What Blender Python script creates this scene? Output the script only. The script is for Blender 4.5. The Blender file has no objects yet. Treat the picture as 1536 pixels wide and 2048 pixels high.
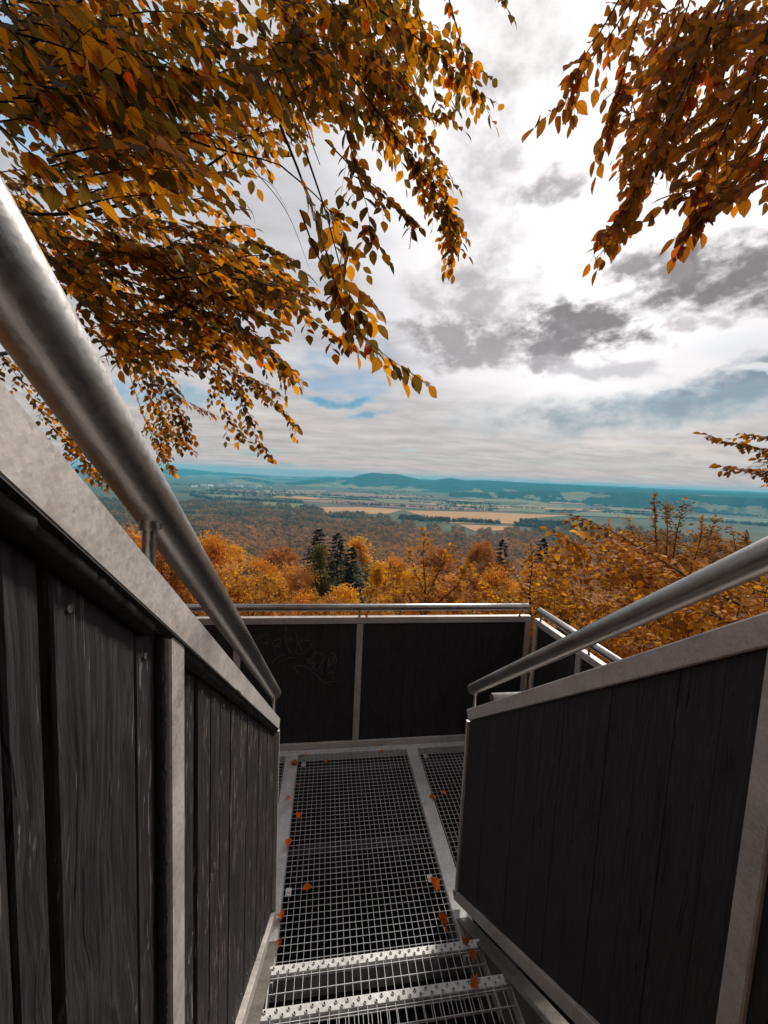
import bpy, math, random
import numpy as np
from mathutils import Vector, Matrix

random.seed(7)
rng = np.random.default_rng(11)
sc = bpy.context.scene
col = sc.collection
R = math.radians

# ------------------------------------------------------------------ camera
# world: X right, Y forward along the flight of stairs, Z up; platform grating at z = 0
YAW, PITCH, ROLL, EYE, FPX = 8.3, 5.1, 2.6, 2.35, 770.0
_y, _p, _r = R(YAW), R(PITCH), R(ROLL)
cF = Vector((math.sin(_y) * math.cos(_p), math.cos(_y) * math.cos(_p), -math.sin(_p)))
_rt = Vector((math.cos(_y), -math.sin(_y), 0)); _up = _rt.cross(cF)
cR = _rt * math.cos(_r) + _up * math.sin(_r)
cU = -_rt * math.sin(_r) + _up * math.cos(_r)
cO = Vector((0, 0, EYE))
cd = bpy.data.cameras.new('camera'); cam = bpy.data.objects.new('camera', cd); col.objects.link(cam)
cam.matrix_world = Matrix(((cR.x, cU.x, -cF.x, cO.x), (cR.y, cU.y, -cF.y, cO.y), (cR.z, cU.z, -cF.z, cO.z), (0, 0, 0, 1)))
cd.sensor_fit = 'HORIZONTAL'; cd.sensor_width = 36; cd.lens = 36 * FPX / 1536
cd.clip_start = 0.02; cd.clip_end = 80000
sc.camera = cam


def ray(u, v):
    return cF + cR * ((u - 768) / FPX) - cU * ((v - 1024) / FPX)      # depth 1 along the view axis


def P(u, v, d):
    """point seen towards (u, v) of the photograph at depth d"""
    return cO + ray(u, v) * d


def on_z(u, v, z):
    r = ray(u, v); return cO + r * ((z - cO.z) / r.z)


# ------------------------------------------------------------------ world, sun, exposure
SUN_PX = (1225, 300)
sdir = ray(*SUN_PX).normalized()
sun_el = math.asin(sdir.z); sun_az = math.atan2(sdir.x, sdir.y)
sl = bpy.data.lights.new('sun', 'SUN'); sun = bpy.data.objects.new('sun', sl); col.objects.link(sun)
sl.energy = 3.1; sl.angle = R(9); sl.color = (1, .93, .83)
sun.rotation_euler = sdir.to_track_quat('Z', 'Y').to_euler(); sun.location = (0, 0, 30)
sc.view_settings.view_transform = 'Standard'; sc.view_settings.look = 'None'
sc.view_settings.gamma = 1; sc.view_settings.exposure = 0.4
sc.view_settings.use_curve_mapping = False
sc.cycles.max_bounces = 4; sc.cycles.diffuse_bounces = 2; sc.cycles.glossy_bounces = 2
sc.cycles.transmission_bounces = 4; sc.cycles.transparent_max_bounces = 4; sc.cycles.volume_bounces = 0
sc.cycles.use_denoising = True
sc.cycles.sample_clamp_indirect = 4


class NT:
    """tiny helper that writes node graphs as expressions"""
    def __init__(s, tree): s.t = tree

    def node(s, typ, **kw):
        n = s.t.nodes.new(typ)
        for k, v in kw.items(): setattr(n, k, v)
        return n

    def put(s, sock, v):
        if isinstance(v, bpy.types.NodeSocket): s.t.links.new(v, sock)
        elif v is not None: sock.default_value = v

    def m(s, op, a, b=None, c=None, clamp=False):
        n = s.node('ShaderNodeMath', operation=op, use_clamp=clamp)
        s.put(n.inputs[0], a)
        if b is not None: s.put(n.inputs[1], b)
        if c is not None: s.put(n.inputs[2], c)
        return n.outputs[0]

    def dot(s, a, vec):
        n = s.node('ShaderNodeVectorMath', operation='DOT_PRODUCT'); s.put(n.inputs[0], a); n.inputs[1].default_value = vec
        return n.outputs['Value']

    def sstep(s, x, lo, hi, a=0., b=1.):
        n = s.node('ShaderNodeMapRange', interpolation_type='SMOOTHSTEP')
        for k, v in zip(('Value', 'From Min', 'From Max', 'To Min', 'To Max'), (x, lo, hi, a, b)): s.put(n.inputs[k], v)
        return n.outputs[0]

    def noise(s, vec, scale, detail=4, rough=.55, dist=0, out='Fac'):
        n = s.node('ShaderNodeTexNoise'); s.put(n.inputs['Vector'], vec); n.inputs['Scale'].default_value = scale
        n.inputs['Detail'].default_value = detail; n.inputs['Roughness'].default_value = rough; n.inputs['Distortion'].default_value = dist
        return n.outputs[out]

    def mapping(s, vec, scale=(1, 1, 1), loc=(0, 0, 0)):
        n = s.node('ShaderNodeMapping'); s.put(n.inputs['Vector'], vec); n.inputs['Scale'].default_value = scale; n.inputs['Location'].default_value = loc
        return n.outputs[0]

    def mix(s, f, a, b, blend='MIX'):
        n = s.node('ShaderNodeMix', data_type='RGBA', blend_type=blend)
        s.put(n.inputs[0], f)
        for i, v in ((6, a), (7, b)):
            if isinstance(v, tuple): v = (*v[:3], 1)
            s.put(n.inputs[i], v)
        return n.outputs[2]

    def ramp(s, f, stops, interp='LINEAR'):
        n = s.node('ShaderNodeValToRGB'); s.put(n.inputs[0], f); e = n.color_ramp.elements; n.color_ramp.interpolation = interp
        while len(e) < len(stops): e.new(.5)
        for k, (p, c) in zip(e, stops): k.position = p; k.color = (*c[:3], 1)
        return n.outputs[0]


world = bpy.data.worlds.new('World'); sc.world = world; world.use_nodes = True
world.cycles.sampling_method = 'MANUAL'; world.cycles.sample_map_resolution = 512
W = NT(world.node_tree); world.node_tree.nodes.clear()
gen = W.node('ShaderNodeTexCoord').outputs['Generated']
sky = W.node('ShaderNodeTexSky', sky_type='NISHITA', sun_disc=False, sun_elevation=sun_el, sun_rotation=sun_az)
sky.air_density = 1.0; sky.dust_density = 1.0; sky.ozone_density = 3.0
sep = W.node('ShaderNodeSeparateXYZ'); W.put(sep.inputs[0], gen)
dx, dy, dz = sep.outputs
zc = W.m('ADD', W.m('MAXIMUM', dz, 0.0), 0.10)
cmb = W.node('ShaderNodeCombineXYZ'); W.put(cmb.inputs[0], W.m('DIVIDE', dx, zc)); W.put(cmb.inputs[1], W.m('DIVIDE', dy, zc))
flat = cmb.outputs[0]
n_big = W.noise(W.mapping(flat, (1, 1, 1), (3.1, 1.7, 0)), .75, 4, .55)
n_mid = W.noise(W.mapping(flat, (.8, 1.5, 1), (8.3, 4.1, 0)), 1.9, 5, .6)
n_edge = W.noise(W.mapping(gen, (1, 1, 1.7)), 15.0, 5, .62)
n_fine = n_edge
_w = W.node('ShaderNodeVectorMath', operation='MULTIPLY_ADD'); W.put(_w.inputs[0], W.noise(W.mapping(gen, (1, 1, 1.4)), 6.0, 3, .6, 0, 'Color'))
_w.inputs[1].default_value = (.16, .16, .10)
_o = W.node('ShaderNodeVectorMath', operation='ADD'); W.put(_o.inputs[0], gen); _o.inputs[1].default_value = (-.08, -.08, -.05); W.put(_w.inputs[2], _o.outputs[0])
warp = _w.outputs[0]                       # direction nudged by noise: ragged cloud outlines
ang = W.dot(gen, tuple(sdir))
glow = W.sstep(W.m('ADD', ang, W.m('MULTIPLY', W.m('SUBTRACT', n_big, .5), .10)), math.cos(R(34)), math.cos(R(15)))
wide = W.sstep(ang, math.cos(R(95)), math.cos(R(20)))
lowf = W.sstep(dz, .34, .02)
K = 10.0                                     # background strength is 0.1
cloud_v = W.m('ADD', W.m('MULTIPLY', W.m('SUBTRACT', n_mid, .5), .55), W.m('ADD', .47, W.m('MULTIPLY', wide, .10)))
cloud_v = W.m('MAXIMUM', cloud_v, .25)
cloud_c = W.mix(lowf, (1.0, .985, 1.03), (1.02, .87, .80))
cloud_c = W.mix(W.sstep(dz, .055, .004, 0, .85), cloud_c, (1.5, .88, .74))


def scale_col(c, v):
    n = W.node('ShaderNodeVectorMath', operation='SCALE'); W.put(n.inputs[0], c); W.put(n.inputs['Scale'], v); return n.outputs[0]


skyc = scale_col(cloud_c, W.m('MULTIPLY', cloud_v, K))
# gaps of blue between the clouds
blue = scale_col(W.mix(.35, sky.outputs[0], (2.2, 4.6, 6.2)), .75)
gap = W.sstep(n_big, .40, .30)
skyc = W.mix(W.m('MULTIPLY', gap, .75), skyc, blue)


def blob(u, v, w, h, tilt=0., k=1.0, soft=.55, noise=None):
    """cloud-shaped patch of the sky round the direction of (u, v); w, h half sizes in the same units"""
    c = ray(u, v).normalized(); t = R(tilt)
    a1 = (cR * math.cos(t) - cU * math.sin(t)); a1 = (a1 - c * a1.dot(c)).normalized(); a2 = c.cross(a1)
    s = ray(u, v).length
    su, sv = w / FPX / s, h / FPX / s
    x = W.m('DIVIDE', W.dot(warp, tuple(a1)), su); y = W.m('DIVIDE', W.dot(warp, tuple(a2)), sv)
    r2 = W.m('ADD', W.m('MULTIPLY', x, x), W.m('MULTIPLY', y, y))
    val = W.m('ADD', W.m('SUBTRACT', 1.28, r2), W.m('MULTIPLY', W.m('SUBTRACT', noise or n_edge, .5), k * 4))
    return W.m('MULTIPLY', W.sstep(val, 0., soft), W.m('GREATER_THAN', W.dot(gen, tuple(c)), 0.1))


# brightness round the veiled sun, then the nearer clouds in front of it
skyc = W.mix(W.m('MULTIPLY', glow, .97), skyc, (10.6, 10.2, 10.2))
for args, colr, f in [
    ((960, 420, 120, 210, -20, 1.3, 1.3), (4.6, 4.4, 4.6), .85),
    ((1020, 90, 120, 150, 0, 1.4, 1.3), (4.6, 4.3, 4.3), .75),
    ((950, 600, 150, 80, 10, 1.3, 1.1), (4.1, 3.85, 3.95), .85),
    ((930, 690, 160, 50, 8, 1.6, .9), (2.9, 2.65, 2.7), .85),
    ((1160, 650, 150, 44, 4, 2.0, .9), (2.2, 1.95, 2.0), .97),
    ((1090, 700, 70, 45, -10, 1.8, .9), (2.5, 2.2, 2.3), .9),
    ((1435, 560, 155, 82, 4, 1.5, .9), (2.1, 1.85, 1.9), .97),
    ((1290, 545, 85, 26, 4, 1.8, .9), (2.9, 2.6, 2.65), .9),
    ((1080, 378, 75, 32, -8, 1.7, 1.0), (3.7, 3.4, 3.5), .9),
    ((1035, 315, 36, 28, 0, 1.8, 1.), (5.3, 5.0, 5.1), .7),
    ((1372, 655, 34, 24, 0, 1.5, 1.), (4.8, 4.4, 4.5), .75),
    ((1445, 653, 28, 14, 0, 1.3, 1.), (4.0, 3.6, 3.7), .75),
    ((1180, 735, 150, 20, 2, 1.5, 1.), (4.6, 4.4, 4.6), .7),
    ((1400, 803, 310, 50, -6, 1.2, 1.2), (1.2, 2.25, 2.85), .92),
    ((1490, 748, 150, 34, -8, 1.5, 1.), (2.1, 2.6, 3.1), .85),
    ((1130, 835, 360, 46, -3, 1.4, 1.5), (2.9, 3.1, 3.25), .75),
    ((670, 797, 95, 12, 2, 1.2, 1.), (1.1, 3.1, 4.6), .92),
    ((735, 829, 70, 9, 4, 1.2, 1.), (1.4, 3.2, 4.5), .85),
    ((330, 790, 190, 34, 3, 1.3, 1.2), (1.8, 3.7, 5.0), .75),
    ((110, 150, 150, 260, 0, 1.5, 1.2), (1.5, 4.0, 6.3), .85),
    ((400, 210, 150, 120, 0, 1.5, 1.2), (2.4, 4.8, 6.8), .75),
    ((1490, 745, 50, 11, 8, 1.8, 1.), (8.5, 8.3, 8.2), .9),
    ((1330, 902, 280, 13, 1, 1.6, 1.3), (6.8, 5.8, 5.2), .6),
]:
    u_, v_, w_, h_, t_, k_, s_ = args
    m_ = blob(u_, v_, w_, h_, t_, k_ * .55, s_ * 1.5)
    tex = W.m('MULTIPLY', W.m('ADD', .66, W.m('MULTIPLY', n_fine, .68)), W.sstep(m_, .35, 1., 1.35, .98))
    sc3 = W.node('ShaderNodeVectorMath', operation='SCALE'); sc3.inputs[0].default_value = colr; W.put(sc3.inputs['Scale'], tex)
    skyc = W.mix(W.m('MULTIPLY', m_, f), skyc, sc3.outputs[0])
bg = W.node('ShaderNodeBackground'); W.put(bg.inputs[0], scale_col(skyc, .84)); bg.inputs[1].default_value = .1
W.put(W.node('ShaderNodeOutputWorld').inputs[0], bg.outputs[0])

# ------------------------------------------------------------------ helpers: objects and meshes


def tag(o, label=None, cat=None, group=None, kind=None):
    for k, v in (('label', label), ('category', cat), ('group', group), ('kind', kind)):
        if v: o[k] = v
    return o


def link(name, data, parent=None, loc=None):
    o = bpy.data.objects.new(name, data); col.objects.link(o)
    if parent: o.parent = parent
    if loc is not None: o.location = loc
    return o


def empty(name, loc=(0, 0, 0)):
    o = link(name, None, None, loc); o.empty_display_size = .2
    return o


def np_mesh(name, V, F, mat=None, smooth=False):
    """V (n,3), F (m,k) all faces with k corners"""
    V = np.asarray(V, np.float32); F = np.asarray(F, np.int32)
    me = bpy.data.meshes.new(name); k = F.shape[1]
    me.vertices.add(len(V)); me.vertices.foreach_set('co', V.ravel())
    me.loops.add(F.size); me.loops.foreach_set('vertex_index', F.ravel())
    me.polygons.add(len(F)); me.polygons.foreach_set('loop_start', np.arange(0, F.size, k, dtype=np.int32))
    if smooth: me.polygons.foreach_set('use_smooth', np.ones(len(F), bool))
    me.update(calc_edges=True); me.validate()
    if mat: me.materials.append(mat)
    return me


class MB:
    """collects shapes of one part; build() links them as one mesh object"""
    def __init__(s): s.v = []; s.f = []; s.sm = []

    def add(s, V, F, smooth=False):
        n = len(s.v); s.v += [tuple(x) for x in V]; s.f += [tuple(i + n for i in f) for f in F]; s.sm += [smooth] * len(F)
        return s

    def frame_box(s, o, a, b, c, ch=.0):
        """box spanned by three edge vectors from corner o; ch chamfers the four edges along a"""
        o, a, b, c = map(Vector, (o, a, b, c))
        if ch <= 0:
            V = [o, o + b, o + b + c, o + c]; n = 4
        else:
            ub, uc = b.normalized() * ch, c.normalized() * ch
            V = [o + ub, o + b - ub, o + b + uc, o + b + c - uc, o + b + c - ub, o + c + ub, o + c - uc, o + uc]; n = 8
        V2 = V + [p + a for p in V]
        F = [(i, (i + 1) % n, n + (i + 1) % n, n + i) for i in range(n)] + [tuple(range(n))[::-1], tuple(range(n, 2 * n))]
        if a.dot(b.cross(c)) < 0: F = [f[::-1] for f in F]
        return s.add(V2, F)

    def box(s, x0, x1, y0, y1, z0, z1, ch=0.):
        L = (x1 - x0, y1 - y0, z1 - z0); k = L.index(max(L)); e = [(L[0], 0, 0), (0, L[1], 0), (0, 0, L[2])]
        return s.frame_box((x0, y0, z0), e[k], e[(k + 1) % 3], e[(k + 2) % 3], ch)

    def tube(s, pts, rad, n=8, caps=True):
        pts = [Vector(p) for p in pts]; m = len(pts)
        rad = rad if hasattr(rad, '__len__') else [rad] * m
        V = []; up = Vector((0, 0, 1))
        for i, p in enumerate(pts):
            t = (pts[min(i + 1, m - 1)] - pts[max(i - 1, 0)]).normalized()
            a = t.cross(up if abs(t.z) < .95 else Vector((1, 0, 0))).normalized(); b = a.cross(t)
            V += [p + (a * math.cos(2 * math.pi * j / n) + b * math.sin(2 * math.pi * j / n)) * rad[i] for j in range(n)]
        F = [(i * n + j, i * n + (j + 1) % n, (i + 1) * n + (j + 1) % n, (i + 1) * n + j) for i in range(m - 1) for j in range(n)]
        s.add(V, F, True)
        if caps: s.add(V[:n], [tuple(range(n))[::-1]]); s.add(V[-n:], [tuple(range(n))])
        return s

    def build(s, name, mat, parent=None, loc=None):
        me = bpy.data.meshes.new(name); me.from_pydata([tuple(v) for v in s.v], [], s.f); me.materials.append(mat)
        me.polygons.foreach_set('use_smooth', s.sm); me.update()
        return link(name, me, parent, loc)


# ------------------------------------------------------------------ materials


def material(name):
    m = bpy.data.materials.new(name); m.use_nodes = True; m.node_tree.nodes.clear()
    n = NT(m.node_tree); b = n.node('ShaderNodeBsdfPrincipled'); out = n.node('ShaderNodeOutputMaterial')
    n.put(out.inputs[0], b.outputs[0])
    return m, n, b, out


def bump(n, b, h, strength=.3, dist=.01):
    bp = n.node('ShaderNodeBump'); bp.inputs['Strength'].default_value = strength; bp.inputs['Distance'].default_value = dist
    n.put(bp.inputs['Height'], h); n.put(b.inputs['Normal'], bp.outputs[0])


def steel(name, base, metallic, rough, warm=.0, stretch=(1, 1, 1)):
    m, n, b, _ = material(name)
    co = n.node('ShaderNodeTexCoord').outputs['Object']
    co = n.mapping(co, stretch)
    big = n.noise(co, 5, 5, .6, .8); mid = n.noise(co, 28, 4, .6, .3); fine = n.noise(co, 160, 3, .6)
    vo = n.node('ShaderNodeTexVoronoi'); n.put(vo.inputs['Vector'], co); vo.inputs['Scale'].default_value = 55
    spn = n.node('ShaderNodeTexVoronoi'); n.put(spn.inputs['Vector'], n.mapping(n.node('ShaderNodeTexCoord').outputs['Object'], (1, 1, 1))); spn.inputs['Scale'].default_value = 190
    sps = n.node('ShaderNodeSeparateColor'); n.put(sps.inputs[0], spn.outputs['Color'])            # zinc spangle: one tone per crystal
    f = n.m('ADD', n.m('ADD', n.m('MULTIPLY', big, .55), n.m('MULTIPLY', mid, .32)), n.m('MULTIPLY', sps.outputs[0], .13))
    c = n.ramp(f, [(.36, tuple(x * .72 for x in base)), (.5, base), (.64, tuple(min(1, x * 1.22) for x in base))])
    c = n.mix(n.sstep(n.noise(co, 7, 6, .7, .6), .56, .70, 0, .45), c, (base[0] * .62 + warm, base[1] * .54, base[2] * .46))
    c = n.mix(n.sstep(vo.outputs['Distance'], .10, .05, 0, .35), c, (.05, .045, .04))
    scr = n.noise(n.mapping(co, (14, 260, 260)), 1., 2, .5); c = n.mix(n.sstep(scr, .68, .72, 0, .25), c, tuple(min(1, x * 1.5) for x in base))
    c = n.mix(n.sstep(fine, .35, .65, 0, .3), c, tuple(x * .78 for x in base))
    n.put(b.inputs['Base Color'], c); b.inputs['Metallic'].default_value = metallic
    n.put(b.inputs['Roughness'], n.sstep(f, .3, .7, rough - .1, rough + .14))
    bump(n, b, n.m('ADD', mid, n.m('MULTIPLY', fine, .5)), .18, .004)
    return m


M = {}
M['tube'] = steel('galvanised_tube', (.35, .335, .33), .95, .36, .03, (1, .16, .3))
M['frame'] = steel('galvanised_frame', (.47, .435, .415), .3, .56)
M['strip'] = steel('galvanised_strip', (.60, .60, .59), .25, .52)
M['bar'] = steel('grating_steel', (.58, .57, .585), .1, .55)
M['stringer'] = steel('stringer_steel', (.19, .175, .155), .4, .55)


def wood(name, dark, grey, wear, streak=1.):
    m, n, b, _ = material(name)
    tc = n.node('ShaderNodeTexCoord'); oi = n.node('ShaderNodeObjectInfo')
    off = n.node('ShaderNodeVectorMath', operation='ADD'); n.put(off.inputs[0], tc.outputs['Object'])
    sc_ = n.node('ShaderNodeVectorMath', operation='SCALE'); sc_.inputs[0].default_value = (13, 17, 9); n.put(sc_.inputs['Scale'], oi.outputs['Random']); n.put(off.inputs[1], sc_.outputs[0])
    co = off.outputs[0]
    wob = n.node('ShaderNodeVectorMath', operation='MULTIPLY_ADD'); n.put(wob.inputs[0], n.noise(n.mapping(co, (7, 7, 4)), 1., 2, .5, 0, 'Color')); wob.inputs[1].default_value = (.05, .05, .0); n.put(wob.inputs[2], co)
    cw = wob.outputs[0]
    grain = n.noise(n.mapping(cw, (130, 130, 4.5)), 1.0, 6, .7)
    fineg = n.noise(n.mapping(co, (420, 420, 30)), 1.0, 3, .6)
    patch = n.noise(n.mapping(co, (9, 9, 4)), 1.0, 5, .62)
    c = n.mix(n.sstep(grain, .36, .64), tuple(x * .55 for x in dark), tuple(x * (1 + .7 * streak) for x in dark))
    c = n.mix(n.sstep(patch, .40, .62, 0, .75), c, n.mix(grain, tuple(x * .5 for x in dark), (dark[0] * 1.6, dark[1] * 1.42, dark[2] * 1.32)))
    c = n.mix(n.m('MULTIPLY', n.sstep(fineg, .60, .70), n.sstep(patch, .42, .60, 0, .5 * streak)), c, grey)
    sl_ = n.noise(n.mapping(cw, (230, 230, 7)), 1.0, 2, .5)                       # splinters where the stain has gone
    c = n.mix(n.m('MULTIPLY', n.sstep(sl_, .61, .66), n.sstep(patch, .47, .56, 0, wear)), c, tuple(min(1, x * 1.8) for x in grey))
    crack = n.noise(n.mapping(cw, (160, 160, 1.4)), 1.0, 2, .5)
    c = n.mix(n.sstep(crack, .335, .30, 0, .9), c, (.003, .003, .003))
    kn = n.node('ShaderNodeTexVoronoi'); n.put(kn.inputs['Vector'], n.mapping(cw, (7, 7, 2.6))); kn.inputs['Scale'].default_value = 1.
    ring = n.m('SINE', n.m('MULTIPLY', kn.outputs['Distance'], 150.))
    c = n.mix(n.m('MULTIPLY', n.sstep(kn.outputs['Distance'], .17, .09, 0, .55 * streak), n.sstep(ring, -.6, .8, .25, 1.)), c, grey)
    c = n.mix(n.sstep(kn.outputs['Distance'], .045, .03, 0, .8), c, (.006, .005, .005))
    n.put(b.inputs['Base Color'], c); n.put(b.inputs['Roughness'], n.sstep(grain, .3, .7, .5, .78)); b.inputs['Specular IOR Level'].default_value = .2
    bump(n, b, n.m('ADD', grain, n.m('MULTIPLY', fineg, .5)), .5, .004)
    return m


M['wood_worn'] = wood('black_stained_worn_plank', (.028, .0240, .0240), (.15, .125, .115), 1., .85)
M['wood_mid'] = wood('black_stained_plank', (.027, .0258, .0285), (.095, .088, .088), .8, .65)
M['wood_black'] = wood('black_plank', (.0305, .0290, .0335), (.062, .06, .064), .2, .4)


def plain(name, c, rough=.8, spec=.3, nz=0., scale=8.):
    m, n, b, _ = material(name)
    if nz:
        co = n.node('ShaderNodeTexCoord').outputs['Object']
        n.put(b.inputs['Base Color'], n.mix(n.sstep(n.noise(co, scale, 6, .6), .3, .7), tuple(x * (1 - nz) for x in c), tuple(min(1, x * (1 + nz)) for x in c)))
    else: b.inputs['Base Color'].default_value = (*c, 1)
    b.inputs['Roughness'].default_value = rough; b.inputs['Specular IOR Level'].default_value = spec
    return m


M['chalk'] = plain('scratched_graffiti', (.115, .113, .12), .9, .2, .35, 60)
M['bead_shade'] = plain('dark_bead_and_shade', (.014, .0125, .013), .6, .3, .5, 40)  # near-black; also paints the shade under the cap and beside the post
M['screw'] = plain('screw_head', (.10, .09, .085), .5, .5, .4, 300)
M['bark'] = plain('bark', (.045, .033, .028), .9, .2, .45, 18)
M['twig'] = plain('twig_bark', (.028, .018, .015), .85, .2, .4, 30)
M['beam'] = plain('dark_timber', (.04, .035, .038), .9, .2, .4, 10)
M['stalk'] = plain('trunk_bark', (.06, .042, .03), .95, .1, .4, 3)


def leafmat(name, stops, tstops, trans=.5, rough=.6, spec=.14, veins=True, ribs=False):
    m, n, b, out = material(name)
    oi = n.node('ShaderNodeObjectInfo'); g = n.node('ShaderNodeNewGeometry')
    r = n.m('FRACT', n.m('ADD', oi.outputs['Random'], g.outputs['Random Per Island']))
    co = n.node('ShaderNodeTexCoord').outputs['Object']
    c = n.ramp(r, stops); t = n.ramp(r, tstops)
    if veins:
        bl = n.sstep(n.noise(co, 60, 4, .6), .55, .72, 0, .45)
        c = n.mix(bl, c, (.05, .03, .012)); t = n.mix(bl, t, (.12, .05, .01))
    if ribs:                                    # midrib and side veins of a single leaf, along its own length
        sx = n.node('ShaderNodeSeparateXYZ'); n.put(sx.inputs[0], co); ay = n.m('ABSOLUTE', sx.outputs[1])
        w = n.m('SINE', n.m('MULTIPLY', n.m('SUBTRACT', sx.outputs[0], n.m('MULTIPLY', ay, .95)), 52.))
        rib = n.m('MAXIMUM', n.sstep(w, .80, 1., 0, .42), n.sstep(ay, .022, .008, 0, .75))
        c = n.mix(rib, c, (.03, .02, .01)); t = n.mix(rib, t, (.10, .045, .008)); bump(n, b, w, .25, .01)
    n.put(b.inputs['Base Color'], c); b.inputs['Roughness'].default_value = rough; b.inputs['Specular IOR Level'].default_value = spec
    tr = n.node('ShaderNodeBsdfTranslucent'); n.put(tr.inputs[0], t)
    mx = n.node('ShaderNodeMixShader'); mx.inputs[0].default_value = trans
    n.put(mx.inputs[1], b.outputs[0]); n.put(mx.inputs[2], tr.outputs[0]); n.put(out.inputs[0], mx.outputs[0])
    return m


ORG = [(.0, (.070, .056, .028)), (.46, (.085, .062, .026)), (.60, (.20, .088, .016)), (.955, (.36, .15, .012)), (1., (.42, .05, .010))]
ORT = [(.0, (.15, .092, .016)), (.46, (.27, .135, .012)), (.60, (.82, .29, .008)), (.955, (.95, .40, .010)), (1., (.75, .09, .01))]
M['leaf_left'] = leafmat('beech_leaf_olive_orange', ORG, ORT, .52); M['leaf_left_veined'] = leafmat('beech_leaf_olive_orange_veined', ORG, ORT, .52, ribs=True)
RST = [(.0, (.11, .050, .016)), (.5, (.17, .068, .016)), (.85, (.32, .11, .016)), (1, (.32, .045, .012))]
RTT = [(.0, (.26, .105, .014)), (.5, (.42, .15, .013)), (.85, (.72, .25, .012)), (1, (.66, .10, .01))]
M['leaf_right'] = leafmat('beech_leaf_rust', RST, RTT, .5)
M['leaf_shrub'] = leafmat('shrub_leaf_orange', [(.0, (.13, .065, .018)), (.35, (.32, .13, .02)), (.75, (.56, .23, .022)), (1, (.66, .32, .05))],
                          [(.0, (.4, .15, .01)), (.5, (.75, .30, .012)), (1, (.9, .44, .02))], .45, .7, .12)
M['leaf_brown'] = leafmat('shrub_leaf_brown', [(.0, (.10, .05, .02)), (.5, (.22, .10, .024)), (1, (.40, .16, .024))],
                          [(.0, (.28, .11, .012)), (1, (.6, .24, .014))], .42, .7, .1)
M['fallen'] = leafmat('fallen_leaf', [(0, (.72, .17, .025)), (.6, (.82, .23, .03)), (1, (.62, .11, .02))], [(0, (.6, .15, .02)), (1, (.5, .1, .01))], .12, veins=False)
M['fallen_dry'] = leafmat('dry_fallen_leaf', [(0, (.34, .10, .03)), (1, (.44, .13, .035))], [(0, (.2, .06, .01)), (1, (.2, .06, .01))], .12)


M['leaf_right_veined'] = leafmat('beech_leaf_rust_veined', RST, RTT, .5, ribs=True)


def crownmat(name, a, b_, t):
    return leafmat(name, [(0, a), (1, b_)], [(0, t), (1, tuple(min(1, x * 1.4) for x in t))], .4, .6, .25, False)


M['cr_orange'] = crownmat('crown_orange', (.32, .12, .018), (.60, .24, .03), (.80, .30, .02))
M['cr_tan'] = crownmat('crown_tan', (.36, .16, .045), (.62, .30, .085), (.75, .33, .05))
M['cr_yellow'] = crownmat('crown_yellow', (.48, .20, .016), (.72, .33, .03), (.9, .4, .02))
M['cr_rust'] = crownmat('crown_rust', (.18, .07, .02), (.36, .135, .026), (.48, .16, .018))
M['cr_green'] = crownmat('crown_olive', (.075, .062, .022), (.14, .105, .03), (.16, .12, .02))
M['cr_spruce'] = crownmat('crown_spruce', (.016, .017, .011), (.038, .036, .02), (.03, .03, .012))

# ------------------------------------------------------------------ ground, fields, hills
PLAIN = -178.0
GR = [0, 6, 15, 40, 100, 250, 450, 680, 900, 40000]
GZ = [-8.5, -9, -11.5, -21, -38, -82, -137, -172, PLAIN, PLAIN]


def ground_z(x, y):
    r = math.hypot(x, y)
    zf = float(np.interp(r, GR, GZ))
    c = max(0., min(1., (y / (r + 1e-6) + .35) / .7)); c = c * c * (3 - 2 * c)
    return zf * c + (1 - c) * float(np.interp(r, [0, 40, 300, 900, 40000], [-8.5, -9, -25, PLAIN, PLAIN]))


m, n, b, _ = material('ground_soil_and_meadow')
co = n.node('ShaderNodeTexCoord').outputs['Object']
f1 = n.noise(co, .0016, 5, .6, .5); f2 = n.noise(co, .012, 5, .65)
c = n.ramp(f1, [(.3, (.055, .06, .035)), (.45, (.10, .095, .055)), (.58, (.15, .12, .075)), (.7, (.085, .085, .045))])
c = n.mix(n.sstep(f2, .3, .7, 0, .5), c, (.05, .05, .032))
sp = n.node('ShaderNodeSeparateXYZ'); n.put(sp.inputs[0], co)
c = n.mix(n.sstep(sp.outputs[2], -172, -150), c, n.mix(n.noise(co, 1.2, 6, .7), (.03, .02, .012), (.10, .055, .025)))
n.put(b.inputs['Base Color'], c); b.inputs['Roughness'].default_value = 1; b.inputs['Specular IOR Level'].default_value = .05
M['ground'] = m
rings = np.concatenate([np.arange(0, 60, 3), np.geomspace(60, 18000, 90)]); rings[0] = .5
NA = 180; V = []; F = []
for r in rings:
    for k in range(NA):
        a = 2 * math.pi * k / NA; x, y = r * math.sin(a), r * math.cos(a); V.append((x, y, ground_z(x, y)))
for i in range(len(rings) - 1):
    for k in range(NA): F.append((i * NA + k, i * NA + (k + 1) % NA, (i + 1) * NA + (k + 1) % NA, (i + 1) * NA + k))
gm = np_mesh('ground', V, np.array(F)[:, ::-1], M['ground'], True)
tag(link('ground', gm), kind='structure')


def fieldmat(name, c):
    m, n, b, _ = material(name); co = n.node('ShaderNodeTexCoord').outputs['Object']
    st = n.noise(n.mapping(co, (.002, .02, 1)), 1., 4, .6); f = n.noise(co, .02, 4)
    n.put(b.inputs['Base Color'], n.mix(n.sstep(n.m('ADD', n.m('MULTIPLY', st, .6), n.m('MULTIPLY', f, .4)), .35, .65), tuple(x * .82 for x in c), tuple(x * 1.15 for x in c)))
    b.inputs['Roughness'].default_value = 1; b.inputs['Specular IOR Level'].default_value = .05
    return m


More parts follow.
